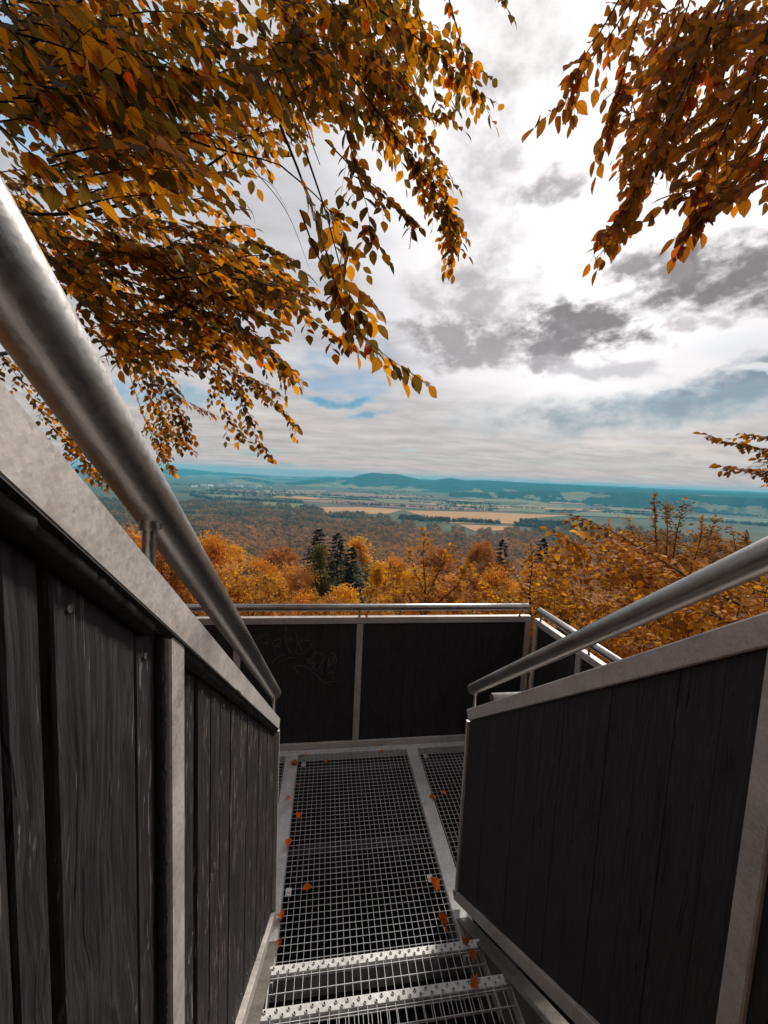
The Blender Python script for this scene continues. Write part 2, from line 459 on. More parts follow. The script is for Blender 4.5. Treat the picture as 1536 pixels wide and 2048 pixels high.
FM = {'tan': fieldmat('stubble_field', (.45, .245, .11)), 'pink': fieldmat('ploughed_field', (.27, .145, .115)), 'green': fieldmat('meadow', (.17, .17, .095)),
      'pale': fieldmat('pale_meadow', (.27, .20, .125)), 'olive': fieldmat('olive_meadow', (.19, .16, .085))}
FIELDS = [('tan', [(640, 1014), (720, 1014), (806, 1019), (778, 1027), (653, 1028)]), ('tan', [(809, 1021), (960, 1024), (1140, 1031), (1050, 1037), (1038, 1047), (893, 1046)]),
          ('tan', [(918, 1049), (1033, 1053), (1022, 1060), (950, 1062)]), ('pink', [(585, 991), (747, 1002), (1000, 1018), (1040, 1023), (867, 1019), (700, 1009), (596, 1002)]),
          ('green', [(518, 1003), (611, 1008), (613, 1016), (523, 1016)]), ('green', [(408, 984), (486, 989), (481, 1000), (424, 998)]),
          ('pale', [(523, 979), (653, 981), (637, 988), (538, 987)]), ('olive', [(731, 996), (893, 1003), (877, 1008), (757, 1003)]), ('green', [(860, 1003), (1093, 1018), (1088, 1026), (890, 1012)]),
          ('pale', [(660, 984), (790, 988), (900, 995), (760, 994)]), ('olive', [(900, 990), (1060, 998), (1100, 1008), (960, 1002)]), ('pale', [(1040, 992), (1180, 999), (1230, 1003), (1100, 1001)]),
          ('green', [(1130, 1030), (1536, 1046), (1536, 1038), (1180, 1022)]), ('pale', [(960, 982), (1080, 986), (1120, 990), (990, 988)]), ('pink', [(430, 978), (520, 982), (515, 985), (430, 983)])]
_r = random.Random(5)
for _ in range(16):
    _u, _v, _L, _h = _r.uniform(540, 1250), _r.uniform(980, 1000), _r.uniform(50, 150), _r.uniform(2.5, 6); _s = .045
    _v += (_u - 658) * _s
    FIELDS.append((_r.choice(['tan', 'pale', 'pink', 'olive', 'green', 'pale']), [(_u, _v), (_u + _L, _v + _L * _s + _r.uniform(-1, 2)), (_u + _L * .9, _v + _L * _s * .9 + _h), (_u - 10, _v + _h * .8)]))
for i, (k, poly) in enumerate(FIELDS):
    pts = [on_z(u, v, PLAIN + 1.2 + .2 * i) for u, v in poly]
    c0 = sum(pts, Vector()) / len(pts); nn = len(pts)
    V = [p - c0 for p in pts] + [p - c0 - Vector((0, 0, 2.5)) for p in pts]
    F = [tuple(range(nn))] + [(a, nn + a, nn + (a + 1) % nn, (a + 1) % nn) for a in range(nn)]
    o = MB().add(V, F).build('field', FM[k], None, c0); tag(o, kind='structure')

m, n, b, _ = material('wooded_hill')
co = n.node('ShaderNodeTexCoord').outputs['Object']
sp = n.node('ShaderNodeSeparateXYZ'); n.put(sp.inputs[0], co)
f1 = n.noise(n.mapping(co, (1, 1, 3)), .0011, 5, .6, .6); f2 = n.noise(co, .011, 5, .7)
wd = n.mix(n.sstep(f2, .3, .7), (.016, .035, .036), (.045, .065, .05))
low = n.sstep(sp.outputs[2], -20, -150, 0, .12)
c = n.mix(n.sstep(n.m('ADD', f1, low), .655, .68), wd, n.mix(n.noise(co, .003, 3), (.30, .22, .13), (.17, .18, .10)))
n.put(b.inputs['Base Color'], c); b.inputs['Roughness'].default_value = 1; b.inputs['Specular IOR Level'].default_value = .0
bump(n, b, f2, .6, 30)
M['hill'] = m


def hz(u):                                    # eye-level line of the photograph at column u
    return 950.2 + (u - 658.5) * math.tan(R(ROLL))


def hill(name, prof, r0, r1, r2, seed, rough):
    us = np.arange(prof[0][0], prof[-1][0] + 1, 6.0); pv = np.interp(us, [p[0] for p in prof], [p[1] for p in prof])
    pv = np.convolve(np.pad(pv, 2, 'edge'), [.1, .22, .36, .22, .1], 'valid')
    g = np.random.default_rng(seed); nr = 26; V = []; F = []
    wob = np.interp(us, np.linspace(us[0], us[-1], 40), g.normal(0, 1, 40)); wob2 = np.interp(us, np.linspace(us[0], us[-1], 110), g.normal(0, 1, 110))
    ph = g.uniform(0, 6, 4)
    for i, u in enumerate(us):
        d = ray(u, hz(u)); az = math.atan2(d.x, d.y)
        L = math.hypot(d.x, d.y)
        rr1 = r1 * (1 + .03 * wob[i])
        top = EYE + (hz(u) - pv[i]) / FPX * rr1 / L * 1.0 + wob2[i] * rough
        for k in range(nr):
            t = k / (nr - 1)
            if t < .6: s = t / .6; r = r0 * (1 + .03 * wob2[i]) * (1 - s) + rr1 * s; h = s * s * (3 - 2 * s)
            else: s = (t - .6) / .4; r = rr1 * (1 - s) + r2 * s; h = 1 - s * s * (3 - 2 * s)
            rip = math.sin(az * 55 + ph[0] + r * .0021) * math.sin(az * 31 + ph[1] - r * .0013) * .12 * math.sin(math.pi * min(1, t / .6)) if t < .6 else 0
            z = PLAIN - 3 + (top - PLAIN + 3) * max(0, h * (1 + rip))
            V.append((r * math.sin(az), r * math.cos(az), z))
    for i in range(len(us) - 1):
        for k in range(nr - 1): a = i * nr + k; F.append((a, a + nr, a + nr + 1, a + 1))
    tag(link(name, np_mesh(name, V, np.array(F)[:, ::-1], M['hill'], True)), kind='structure')


hill('hills', [(150, 958), (300, 966), (380, 972), (430, 964), (465, 955), (492, 950), (525, 957), (560, 966), (600, 963), (640, 957), (685, 956), (705, 954), (725, 949), (745, 945), (772, 948), (792, 947), (815, 953), (838, 959), (855, 962),
               (875, 959), (900, 956), (930, 960), (985, 961), (1040, 965), (1110, 969), (1200, 973), (1300, 979), (1400, 984), (1540, 989), (1700, 996)], 5600, 7600, 9000, 3, 4)
hill('hills', [(100, 932), (250, 934), (340, 938), (380, 939), (420, 943), (470, 946), (540, 951), (600, 953), (660, 953), (740, 955), (820, 958), (900, 960), (1000, 963), (1150, 969), (1300, 976), (1420, 981), (1536, 985), (1700, 992)], 9800, 12500, 15500, 5, 6)
hill('hills', [(900, 985), (1000, 984), (1090, 981), (1150, 984), (1260, 984), (1350, 989), (1450, 993), (1540, 996), (1700, 1004)], 4300, 5000, 5500, 8, 3)

# ------------------------------------------------------------------ far town
hm = []
for k, (L, Wd, H, roofc, wallc) in enumerate([(16, 11, 7, (.35, .12, .07), (.75, .72, .68)), (14, 10, 9, (.25, .10, .07), (.8, .78, .74)), (48, 22, 11, (.6, .6, .6), (.8, .8, .78)), (22, 12, 14, (.3, .14, .1), (.7, .66, .6))]):
    wm, rm = plain('render_wall_%d' % k, wallc), plain('roof_tile_%d' % k, roofc)
    w = MB().box(-L / 2, L / 2, -Wd / 2, Wd / 2, -3, H)
    rf = MB().add([(-L / 2 - .5, -Wd / 2 - .5, H), (L / 2 + .5, -Wd / 2 - .5, H), (L / 2 + .5, Wd / 2 + .5, H), (-L / 2 - .5, Wd / 2 + .5, H), (-L / 2, 0, H + Wd * .35), (L / 2, 0, H + Wd * .35)],
                  [(0, 1, 5, 4), (2, 3, 4, 5), (0, 4, 3), (1, 2, 5), (3, 2, 1, 0)])
    hm.append((w, rf, wm, rm))
proto = []
hn = 0
for i in range(108):
    if i < 90: u, v = random.gauss(462, 38), random.gauss(972, 3.2)
    elif i < 98: u, v = random.uniform(560, 1000), random.uniform(984, 1000)
    else: u, v = random.uniform(860, 1330), random.uniform(1003, 1016)
    if not 330 < u < 1400 or v < hz(u) + 22: continue
    p = on_z(u, v, PLAIN)
    if p.length > 5600: continue
    k = random.choice([0, 0, 0, 1, 1, 1, 3, 0, 1, 2])
    e = empty('house', p); e.rotation_euler.z = random.uniform(0, 3.14); sc_ = random.uniform(.9, 1.45); e.scale = (sc_, sc_, sc_)
    if i < 90: tag(e, 'tiny pale house in the distant town at the foot of the blue hills', 'house', 'houses of the distant town')
    else: tag(e, 'tiny pale farm building scattered on the far fields of the plain', 'house', 'buildings scattered on the far plain')
    w, rf, wm, rm = hm[k]
    if len(hm[k]) == 4 and not any(x[0] == k for x in proto):
        a = w.build('wall', wm, e); c_ = rf.build('roof', rm, e); proto.append((k, a.data, c_.data))
    else:
        _, a, c_ = [x for x in proto if x[0] == k][0]; link('wall', a, e); link('roof', c_, e)

# ------------------------------------------------------------------ foliage tools
LEAF_V = np.array([(0, 0, 0), (.28, 0, -.004), (.58, 0, -.02), (.83, 0, -.06), (1.02, 0, -.12),
                   (.09, .15, .03), (.33, .31, .055), (.63, .275, .03), (.86, .13, -.04),
                   (.09, -.15, .03), (.33, -.31, .055), (.63, -.275, .03), (.86, -.13, -.04)], np.float32)
LEAF_T = np.array([(0, 1, 5), (1, 6, 5), (1, 2, 6), (2, 7, 6), (2, 3, 7), (3, 8, 7), (3, 4, 8),
                   (0, 9, 1), (1, 9, 10), (1, 10, 2), (2, 10, 11), (2, 11, 3), (3, 11, 12), (3, 12, 4)], np.int32)
DIA_V = np.array([(0, 0, 0), (.45, .34, .06), (1, 0, -.08), (.45, -.34, .06)], np.float32)
DIA_T = np.array([(0, 1, 2), (0, 2, 3)], np.int32)


def frames(D, N):
    """orthonormal frames (n,3,3) with x = D, z as near N as possible"""
    D = D / np.linalg.norm(D, axis=1, keepdims=True)
    Y = np.cross(N, D); Y /= np.linalg.norm(Y, axis=1, keepdims=True) + 1e-9
    Z = np.cross(D, Y)
    return np.stack([D, Y, Z], 2)


def scatter(Pn, D, N, S, TV=DIA_V, TT=DIA_T):
    A = frames(np.asarray(D, np.float32), np.asarray(N, np.float32))
    V = np.einsum('nij,kj->nki', A, TV) * np.asarray(S, np.float32)[:, None, None] + np.asarray(Pn, np.float32)[:, None, :]
    k = len(TV); Fc = TT[None] + (np.arange(len(A)) * k)[:, None, None]
    return V.reshape(-1, 3), Fc.reshape(-1, 3)


def unit(n, g=rng):
    v = g.normal(size=(n, 3)); return v / np.linalg.norm(v, axis=1, keepdims=True)


def crown_mesh(name, n_clump, per, rx, rz, cz, csize, leaf, mat, seed, shape='round'):
    g = np.random.default_rng(seed); pts = []
    for i in range(n_clump):
        d = unit(1, g)[0]; rad = g.uniform(.45, 1.) ** .6
        if shape == 'cone': t = g.uniform(0, 1) ** 1.3; w = (1 - t) ** .8 * g.uniform(.5, 1.05); a = g.uniform(0, 6.28); c = np.array([rx * w * math.cos(a), rx * w * math.sin(a), cz - rz + 2 * rz * t])
        else: c = np.array([d[0] * rx * rad, d[1] * rx * rad, cz + d[2] * rz * rad])
        s = csize * g.uniform(.6, 1.3)
        pts.append(c + g.normal(size=(per, 3)) * np.array([s, s, s * .55]))
    Pn = np.concatenate(pts); k = len(Pn)
    D = unit(k, g); D[:, 2] = D[:, 2] * .6 - .25; N = unit(k, g) * .7; N[:, 2] += .8
    V, Fc = scatter(Pn, D, N, leaf * g.uniform(.6, 1.25, k))
    return np_mesh(name, V, Fc, mat)


def spruce_mesh(name, h, rbase, mat, seed):
    g = np.random.default_rng(seed); Pn = []; D = []; N = []; S = []; nw = 34
    for i in range(nw):
        t = (i + .5) / nw; z = h * (.04 + .96 * t); Lb = rbase * (1 - t) ** .9 + .12
        for j in range(int(9 + 9 * (1 - t))):
            a = g.uniform(0, 6.283); L = Lb * g.uniform(.6, 1.15); d = np.array([math.cos(a), math.sin(a), 0]); z1 = z + g.normal(0, .06)
            ns = max(3, int(L / .17))
            for q in range(ns):
                s = (q + 1) / ns
                for side in (-1, 1):
                    p = d * L * s * .95 + np.array([0, 0, z1 - .30 * L * s + .10 * L * s * s])
                    e = d * .9 + side * .75 * np.array([-d[1], d[0], 0]); e[2] = -.45
                    Pn.append(p + g.normal(0, .03, 3)); D.append(e); N.append((g.normal(0, .4), g.normal(0, .4), 1)); S.append(g.uniform(.20, .34))
    for q in range(14): Pn.append((0, 0, h * .97)); D.append((g.normal(0, .2), g.normal(0, .2), 1)); N.append((1, g.normal(), 0)); S.append(.5)
    V, Fc = scatter(np.array(Pn), np.array(D), np.array(N), np.array(S))
    return np_mesh(name, V, Fc, mat)


def trunk_mb(h, r, lean=.03, branches=9, top=.92, seed=1, z0=-1.5):
    g = random.Random(seed); mb = MB()
    pts = [(math.sin(t * 5 + seed) * lean * h * .2, math.cos(t * 4 + seed) * lean * h * .2, z0 + (h * top - z0) * t) for t in [i / 7 for i in range(8)]]
    mb.tube(pts, [r * (1 - .85 * i / 7) for i in range(8)], 7)
    for i in range(branches):
        t = g.uniform(.35, .9); q = Vector(pts[int(t * 7)]); a = g.uniform(0, 6.28); L = h * .28 * g.uniform(.6, 1.1)
        e = q + Vector((math.cos(a) * L, math.sin(a) * L, L * .7)); mid = (q + e) / 2 + Vector((0, 0, -.08 * L))
        mb.tube([q, mid, e], [r * .35, r * .22, r * .06], 5)
    return mb


CROWNS = {}
for key, spec in {
    'orange': (70, 150, 3.6, 4.6, 7.6, .75, .34, M['cr_orange'], 21), 'orange_b': (80, 140, 4.2, 3.9, 7.0, .8, .34, M['cr_orange'], 22),
    'tan': (75, 150, 3.8, 4.8, 7.4, .7, .32, M['cr_tan'], 23), 'yellow': (70, 150, 3.2, 4.6, 7.6, .7, .34, M['cr_yellow'], 24),
    'rust': (70, 150, 3.6, 4.6, 7.4, .75, .34, M['cr_rust'], 25), 'green': (70, 150, 3.2, 5.0, 7.4, .7, .34, M['cr_green'], 26)}.items():
    CROWNS[key] = (crown_mesh('crown_' + key, *spec), None)
CROWNS['larch'] = (crown_mesh('crown_larch', 90, 120, 2.6, 5.8, 6.6, .42, .28, M['cr_yellow'], 27, 'cone'), None)
CROWNS['larch_green'] = (crown_mesh('crown_larch_green', 90, 120, 2.3, 5.8, 6.6, .42, .28, M['cr_green'], 28, 'cone'), None)
CROWNS['spruce'] = (spruce_mesh('crown_spruce', 12.5, 2.6, M['cr_spruce'], 31), None)
TRUNK = trunk_mb(12, .24, seed=3).build('trunk', M['stalk']).data
bpy.data.objects.remove(bpy.data.objects['trunk'])
STRAIGHT = trunk_mb(12, .2, .005, 0, seed=4).build('trunk', M['stalk']).data
bpy.data.objects.remove(bpy.data.objects['trunk'])
KIND = {'orange': 'orange_tree', 'orange_b': 'orange_tree', 'tan': 'tan_tree', 'yellow': 'yellow_tree', 'rust': 'rust_tree', 'green': 'olive_tree', 'larch': 'larch_tree', 'larch_green': 'larch_tree', 'spruce': 'spruce_tree'}


def tree(kind, u, vtop, d, wide, label, group=None, height=None):
    """tree whose tip shows near (u, vtop) at depth d; wide = crown width in photograph units"""
    tip = P(u, vtop - 10, d); gz = ground_z(tip.x, tip.y); h = tip.z - gz
    base_w = {'orange': 8.4, 'orange_b': 9.6, 'tan': 8.8, 'yellow': 7.6, 'rust': 8.4, 'green': 7.6, 'larch': 5., 'larch_green': 4.6, 'spruce': 5.2}[kind]
    ww = wide / FPX * d / base_w
    hh = max(min(h, 30.), 4.)
    e = empty(KIND[kind], (tip.x, tip.y, tip.z - hh)); tag(e, label, 'tree', group)
    s = hh / 12.4
    t = link('trunk', STRAIGHT if kind in ('spruce', 'larch', 'larch_green') else TRUNK, e)
    c = link('crown', CROWNS[kind][0], e)
    zs = s if kind in ('spruce', 'larch', 'larch_green') else min(s, ww * 1.5)
    e.rotation_euler.z = random.uniform(0, 6.28)
    c.scale = (ww, ww, zs); c.location.z = hh - 12.4 * zs
    t.scale = (ww, ww, s)
    return e


TREES = [
    ('orange_b', 405, 1052, 42, 130, 'orange tree just right of the near left handrail, leftmost large crown'),
    ('rust', 335, 1085, 36, 130, 'rust brown tree half hidden behind the left handrail'),
    ('orange', 250, 1060, 34, 150, 'orange tree glimpsed between the left handrail and its cap'),
    ('yellow', 466, 1092, 70, 62, 'bright yellow crown standing out above the orange trees on the left'),
    ('orange_b', 520, 1108, 64, 100, 'broad orange tree right of the bright yellow crown'),
    ('rust', 560, 1098, 85, 90, 'rusty brown tree behind the broad orange one'),
    ('tan', 592, 1128, 46, 110, 'pinkish tan round tree left of the dark spruces'),
    ('tan', 455, 1128, 32, 110, 'tan leafy tree low beside the left handrail'),
    ('tan', 520, 1150, 26, 90, 'ochre tree close above the back rail on the left'),
    ('spruce', 637, 1072, 70, 175, 'dark spruce with the highest tip, left of the spruce pair'),
    ('spruce', 676, 1080, 66, 165, 'dark spruce, right one of the spruce pair'),
    ('spruce', 704, 1108, 52, 170, 'lower dark spruce in front of the spruce pair'),
    ('larch_green', 641, 1104, 48, 75, 'slim olive larch in front of the tall dark spruce'),
    ('larch', 718, 1088, 78, 100, 'orange larch right behind the dark spruces'),
    ('larch', 757, 1136, 44, 90, 'slender yellow larch right of the dark spruces'),
    ('orange', 790, 1118, 60, 80, 'orange tree right of the slender yellow larch'),
    ('yellow', 830, 1140, 36, 86, 'golden crown behind the leafy sapling above the back rail'),
    ('rust', 966, 1088, 62, 62, 'round rust tree standing free right of the middle'),
    ('rust', 936, 1145, 34, 52, 'dark brown tree in front of the round rust tree'),
    ('spruce', 1006, 1092, 72, 120, 'dark spruce right of the round rust tree'),
    ('spruce', 1088, 1090, 76, 150, 'dark spruce tip left of the big orange shrub'),
    ('orange', 1000, 1138, 36, 96, 'orange tree below the dark spruce at right of middle'),
    ('tan', 900, 1150, 30, 84, 'tan tree just left of the dark brown tree'),
    ('orange', 1075, 1130, 30, 90, 'orange crown above the corner of the railing'),
    ('yellow', 690, 1172, 26, 80, 'golden shrubby crown just above the back rail below the spruces'),
    ('orange_b', 610, 1178, 22, 110, 'orange crown touching the back rail left of middle'),
    ('rust', 880, 1100, 90, 66, 'rust crown far behind the leafy sapling'),
]
for t in TREES: tree(*t)
for i in range(70):                                    # packed hillside wood below and between
    a = random.uniform(-42, 46); d = random.uniform(75, 330) if i > 30 else random.uniform(48, 90)
    x, y = d * math.sin(R(a)), d * math.cos(R(a)); gz = ground_z(x, y)
    k = random.choice(['orange', 'orange_b', 'rust', 'rust', 'tan', 'green', 'spruce', 'larch', 'yellow', 'rust'])
    h = random.uniform(11, 16); e = empty(KIND[k], (x, y, gz)); e.rotation_euler.z = random.uniform(0, 6.28)
    nm = {'orange': 'orange', 'orange_b': 'orange', 'rust': 'rust brown', 'tan': 'tan', 'green': 'olive', 'spruce': 'dark spruce', 'larch': 'yellow larch', 'yellow': 'yellow'}[k]
    tag(e, nm + ' crown among the packed trees on the hillside below the platform', 'tree', 'packed hillside trees')
    s = h / 12.4; w = s * random.uniform(.95, 1.35)
    t = link('trunk', STRAIGHT if k in ('spruce', 'larch') else TRUNK, e); t.scale = (s, s, s)
    c = link('crown', CROWNS[k][0], e); c.scale = (w, w, s)

for i, (x, y, k, top) in enumerate([(-5.5, -5.5, 'rust', 7.5), (-2.0, -8.0, 'orange_b', 9.), (1.6, -6.6, 'green', 7.), (5.2, -7.5, 'orange', 9.), (9., -5., 'rust', 8.), (-9.5, -4., 'green', 8.5), (-11, 0.5, 'orange_b', 8.), (3.5, -12, 'rust', 12.), (-5, -12.5, 'green', 12.)]):  # trees added out of view to darken reflections in the steel
    gz = ground_z(x, y); h = top - gz; e = empty(KIND[k], (x, y, gz)); e.rotation_euler.z = i * 1.3
    tag(e, 'unseen autumn tree of the wood behind the stairs, added for shade', 'tree', 'unseen trees added behind the stairs')
    s = h / 12.4; t = link('trunk', TRUNK, e); t.scale = (1, 1, s); c = link('crown', CROWNS[k][0], e); c.scale = (.85, .85, s)

# the wood on the slope foot and the plain: one mass nobody could count
fields_xy = [[(on_z(u, v, PLAIN).x, on_z(u, v, PLAIN).y) for u, v in poly] for _, poly in FIELDS]


def inside(x, y, poly):
    c = False; j = len(poly) - 1
    for i in range(len(poly)):
        (x1, y1), (x2, y2) = poly[i], poly[j]
        if (y1 > y) != (y2 > y) and x < (x2 - x1) * (y - y1) / (y2 - y1) + x1: c = not c
        j = i
    return c


def wood_limit(az):      # how far the closed wood reaches, by azimuth
    return np.interp(az, [-50, -30, -22, -14, -5, 3, 8, 12, 16, 22, 26, 32, 40, 60], [2600, 2600, 2500, 2350, 2150, 1950, 1720, 1500, 1420, 1320, 1500, 1750, 2000, 2000])


low = {}
def low_tree(seed, kind):
    g = np.random.default_rng(seed); n = 34; Pn = []; D = []; N = []; S = []
    for i in range(n):
        a = g.uniform(0, 6.28)
        if kind == 'con': t = (i + .5) / n; w = .30 * (1 - t) ** .8; z = .12 + .82 * t; s = .30 * (1 - t) + .10; up = -.5
        else: ph = math.acos(g.uniform(-.5, 1)); w = .34 * math.sin(ph); z = .60 + .34 * math.cos(ph); s = .30; up = -.2
        Pn.append((w * .5 * math.cos(a), w * .5 * math.sin(a), z)); D.append((math.cos(a), math.sin(a), up)); N.append((math.cos(a) * .5, math.sin(a) * .5, 1)); S.append(s * g.uniform(.8, 1.2))
    return scatter(np.array(Pn), np.array(D), np.array(N), np.array(S), DIA_V * np.array([1, 1.3, 1], np.float32))


m, n, b, _ = material('far_forest_foliage')
g_ = n.node('ShaderNodeAttribute'); g_.attribute_name = 'tint'
co = n.node('ShaderNodeTexCoord').outputs['Object']
f = n.m('ADD', n.m('MULTIPLY', g_.outputs['Fac'], .75), n.m('MULTIPLY', n.m('SUBTRACT', n.noise(co, .007, 4, .6), .28), .85))
c = n.ramp(f, [(.2, (.040, .044, .028)), (.40, (.10, .075, .040)), (.6, (.25, .135, .055)), (.8, (.44, .205, .065)), (.95, (.60, .28, .07))])
n.put(b.inputs['Base Color'], c); b.inputs['Roughness'].default_value = 1; b.inputs['Specular IOR Level'].default_value = .0
tl = n.node('ShaderNodeBsdfTranslucent'); n.put(tl.inputs[0], c); mxs = n.node('ShaderNodeMixShader'); mxs.inputs[0].default_value = .5
n.put(mxs.inputs[1], b.outputs[0]); n.put(mxs.inputs[2], tl.outputs[0]); n.put(_.inputs[0], mxs.outputs[0])
M['forest'] = m


def forest(name, spots, label, hmin, hmax):
    """spots: (x, y, z, tint bias, scale)"""
    protos = [low_tree(40 + k, 'con' if k % 3 else 'dec') for k in range(6)]
    VV = []; FF = []; TT = []; base = 0
    for i, (x, y, z, tb, s) in enumerate(spots):
        V, Fc = protos[i % 6]
        a = random.uniform(0, 6.28); ca, sa = math.cos(a), math.sin(a); h = random.uniform(hmin, hmax) * s; w = h * random.uniform(.85, 1.3)
        Q = np.empty_like(V); Q[:, 0] = (V[:, 0] * ca - V[:, 1] * sa) * w + x; Q[:, 1] = (V[:, 0] * sa + V[:, 1] * ca) * w + y; Q[:, 2] = V[:, 2] * h + z
        VV.append(Q); FF.append(Fc + base); base += len(Q); TT.append(np.full(len(Q), min(1, max(0, tb + random.gauss(0, .13) + (.12 if i % 3 == 0 else -.05))), np.float32))
    me = np_mesh(name, np.concatenate(VV), np.concatenate(FF), M['forest'])
    at = me.attributes.new('tint', 'FLOAT', 'POINT'); at.data.foreach_set('value', np.concatenate(TT))
    return tag(link(name, me), label, 'wood', None, 'stuff')


spots = []
r = 300.
while r < 2700:
    sp_ = 7.5 + (r - 300) * .0058
    az = -50.
    while az < 52:
        a = az + random.uniform(-.5, .5) * math.degrees(sp_ / r); rr = r + random.uniform(-.5, .5) * sp_
        az += math.degrees(sp_ / r)
        lim = wood_limit(a) + 110 * math.sin(a * 1.7) + 70 * math.sin(a * 5.1)
        if rr > lim: continue
        x, y = rr * math.sin(R(a)), rr * math.cos(R(a))
        if rr > 1000 and any(inside(x, y, q) for q in fields_xy[:4]): continue
        if rr > 1300 and math.sin(x * .011 + 1) * math.sin(y * .009) > .82: continue
        spots.append((x, y, ground_z(x, y) - .5, .86 - .40 * min(1, max(0, rr - 500) / 1200), 1 + .15 * math.sin(x * .013) * math.sin(y * .011)))
    r += sp_ * .85
forest('forest', spots, 'brown autumn forest spreading over the foot of the slope and the plain', 13, 20)
spots = []
for (u0, v0, u1, v1, wd, nn) in [(429, 998, 606, 1006, 60, 260), (653, 1006, 851, 1016, 14, 110), (411, 982, 512, 988, 40, 120), (520, 990, 590, 993, 20, 60), (640, 991, 760, 997, 16, 70),
                                 (800, 997, 1000, 1010, 22, 120), (850, 1018, 1000, 1022, 12, 60), (905, 1043, 1000, 1047, 26, 130), (1040, 1045, 1140, 1050, 70, 330), (1030, 1050, 1110, 1058, 30, 130), (1050, 1001, 1200, 1008, 24, 100), (800, 1036, 900, 1043, 60, 260),
                                 (380, 990, 440, 1003, 90, 150), (960, 1014, 1090, 1019, 14, 70), (1180, 1012, 1536, 1034, 90, 420), (1250, 1028, 1536, 1052, 60, 380), (700, 1010, 760, 1012, 10, 30), (600, 1017, 648, 1021, 30, 90),
                                 (540, 984, 640, 986, 22, 70), (700, 980, 820, 984, 22, 80), (1100, 995, 1300, 1006, 40, 160)] + [(u_, v_ + (u_ - 658) * .045, u_ + L_, v_ + (u_ + L_ - 658) * .045 + random.uniform(-2, 2), random.choice([8, 10, 30]), int(L_ * .55)) for u_, v_, L_ in [(random.uniform(330, 1300), random.uniform(979, 1004), random.uniform(30, 150)) for _ in range(30)]]:
    for i in range(nn):
        t = random.random(); p = on_z(u0 + (u1 - u0) * t, v0 + (v1 - v0) * t, PLAIN)
        d = Vector((p.x, p.y, 0)).normalized(); p += d * random.gauss(0, wd * .6)
        spots.append((p.x, p.y, PLAIN - .5, .22, random.uniform(.75, 1.25)))
forest('hedgerow', spots, 'dark copses and tree rows between the far fields', 13, 20)

# ------------------------------------------------------------------ viewing platform
XL, XR, YB, YN = -1.25, 1.845, 3.15, 1.86
pf = empty('viewing_platform', (.28, 2.4, -.1)); tag(pf, 'steel viewing platform floored with open gratings at the foot of the stairs', 'platform')
O = Vector(pf.location)


def put(mb, name, mat, parent, root=None):
    """build a mesh given in world coordinates under a parent that stands at its own place"""
    o = mb.build(name, mat, parent); base = Vector()
    q = parent
    while q is not None: base += Vector(q.location); q = q.parent
    o.data.transform(Matrix.Translation(-base)); return o


def grating(x0, x1, y0, y1, parent, pitch=.0333, deep=.008):
    """welded grating: each bar an object of its own, sharing two meshes"""
    gp = empty('grating', (0, 0, 0)); gp.parent = parent
    base = Vector(parent.location); gp.location = Vector((x0, y0, 0)) - base
    Wx, Wy = x1 - x0, y1 - y0
    nx = max(2, round(Wx / pitch)); ny = max(2, round(Wy / pitch))
    lm = MB().box(-.0010, .0010, 0, Wy, -deep, 0).build('bar', M['bar'], gp); cmn = MB().box(0, Wx, -.0010, .0010, -.0035, -.0006).build('cross_bar', M['bar'], gp)
    for i in range(nx + 1):
        o = lm if i == 0 else link('bar', lm.data, gp); o.location = (Wx * i / nx, 0, 0)
    for j in range(ny + 1):
        o = cmn if j == 0 else link('cross_bar', cmn.data, gp); o.location = (0, Wy * j / ny, 0)
    return gp


g1 = grating(-.180, .742, 1.664, 3.085, pf); g2 = grating(.850, 1.835, 1.95, 3.085, pf); g3 = grating(-1.235, -.292, 1.95, 3.085, pf)
for x0, x1 in ((-.284, -.184), (.745, .840)):
    put(MB().box(x0, x1, 1.62, 3.092, -.05, .003, .002), 'floor_strip', M['strip'], pf)
put(MB().box(XL, XR, 3.094, 3.146, -.06, .004, .002), 'edge_strip', M['strip'], pf)
for (u, v) in ((577, 1785), (860, 1757), (607, 1529), (851, 1513)):
    p = on_z(u, v, .001)
    mb = MB().box(p.x - .016, p.x + .016, p.y - .022, p.y + .022, .0012, .004, .001); mb.tube([(p.x, p.y, .004), (p.x, p.y, .010)], .008, 6)
    put(mb, 'grating_clip', M['strip'], pf)
for y in (1.66, 2.35, 3.04): put(MB().box(XL, XR, y - .04, y + .04, -.26, -.10), 'beam', M['beam'], pf)

tw = empty('added_timber_tower', (.28, 2.5, -8.5)); tag(tw, 'boarded timber tower added below the platform grating to keep it dark', 'tower')
for (x0, x1, y0, y1) in ((XL - .05, XR + .05, YB + .02, YB + .08), (XL - .05, XR + .05, -.9, -.84), (XL - .06, XL, -.84, YB + .02), (XR, XR + .06, -.84, YB + .02)):
    put(MB().box(x0, x1, y0, y1, -9.4, -.07), 'wall', M['beam'], tw)  # walls added so that it stays dark beneath the grating
for x in (XL + .1, XR - .1):
    for y in (.3, YB - .1): put(MB().box(x - .09, x + .09, y - .09, y + .09, -9.5, -.27, .01), 'post', M['beam'], tw)
put(MB().box(XL, XR, -.84, YB + .02, -2.9, -2.8), 'added_lower_floor', M['beam'], tw)
for x0, x1 in ((-.26, -.21), (.80, .85)):                 # boarding added under the flight to keep light out
    yz = [(1.93, -2.8), (1.93, -.30), (.10, 1.10), (-.80, 1.10), (-.80, -2.8)]; V = [(x0, y, z) for y, z in yz] + [(x1, y, z) for y, z in yz]
    put(MB().add(V, [(4, 3, 2, 1, 0), (5, 6, 7, 8, 9)] + [(i, (i + 1) % 5, 5 + (i + 1) % 5, 5 + i) for i in range(5)]), 'added_side_boarding', M['beam'], tw)

# ------------------------------------------------------------------ balustrades of the platform


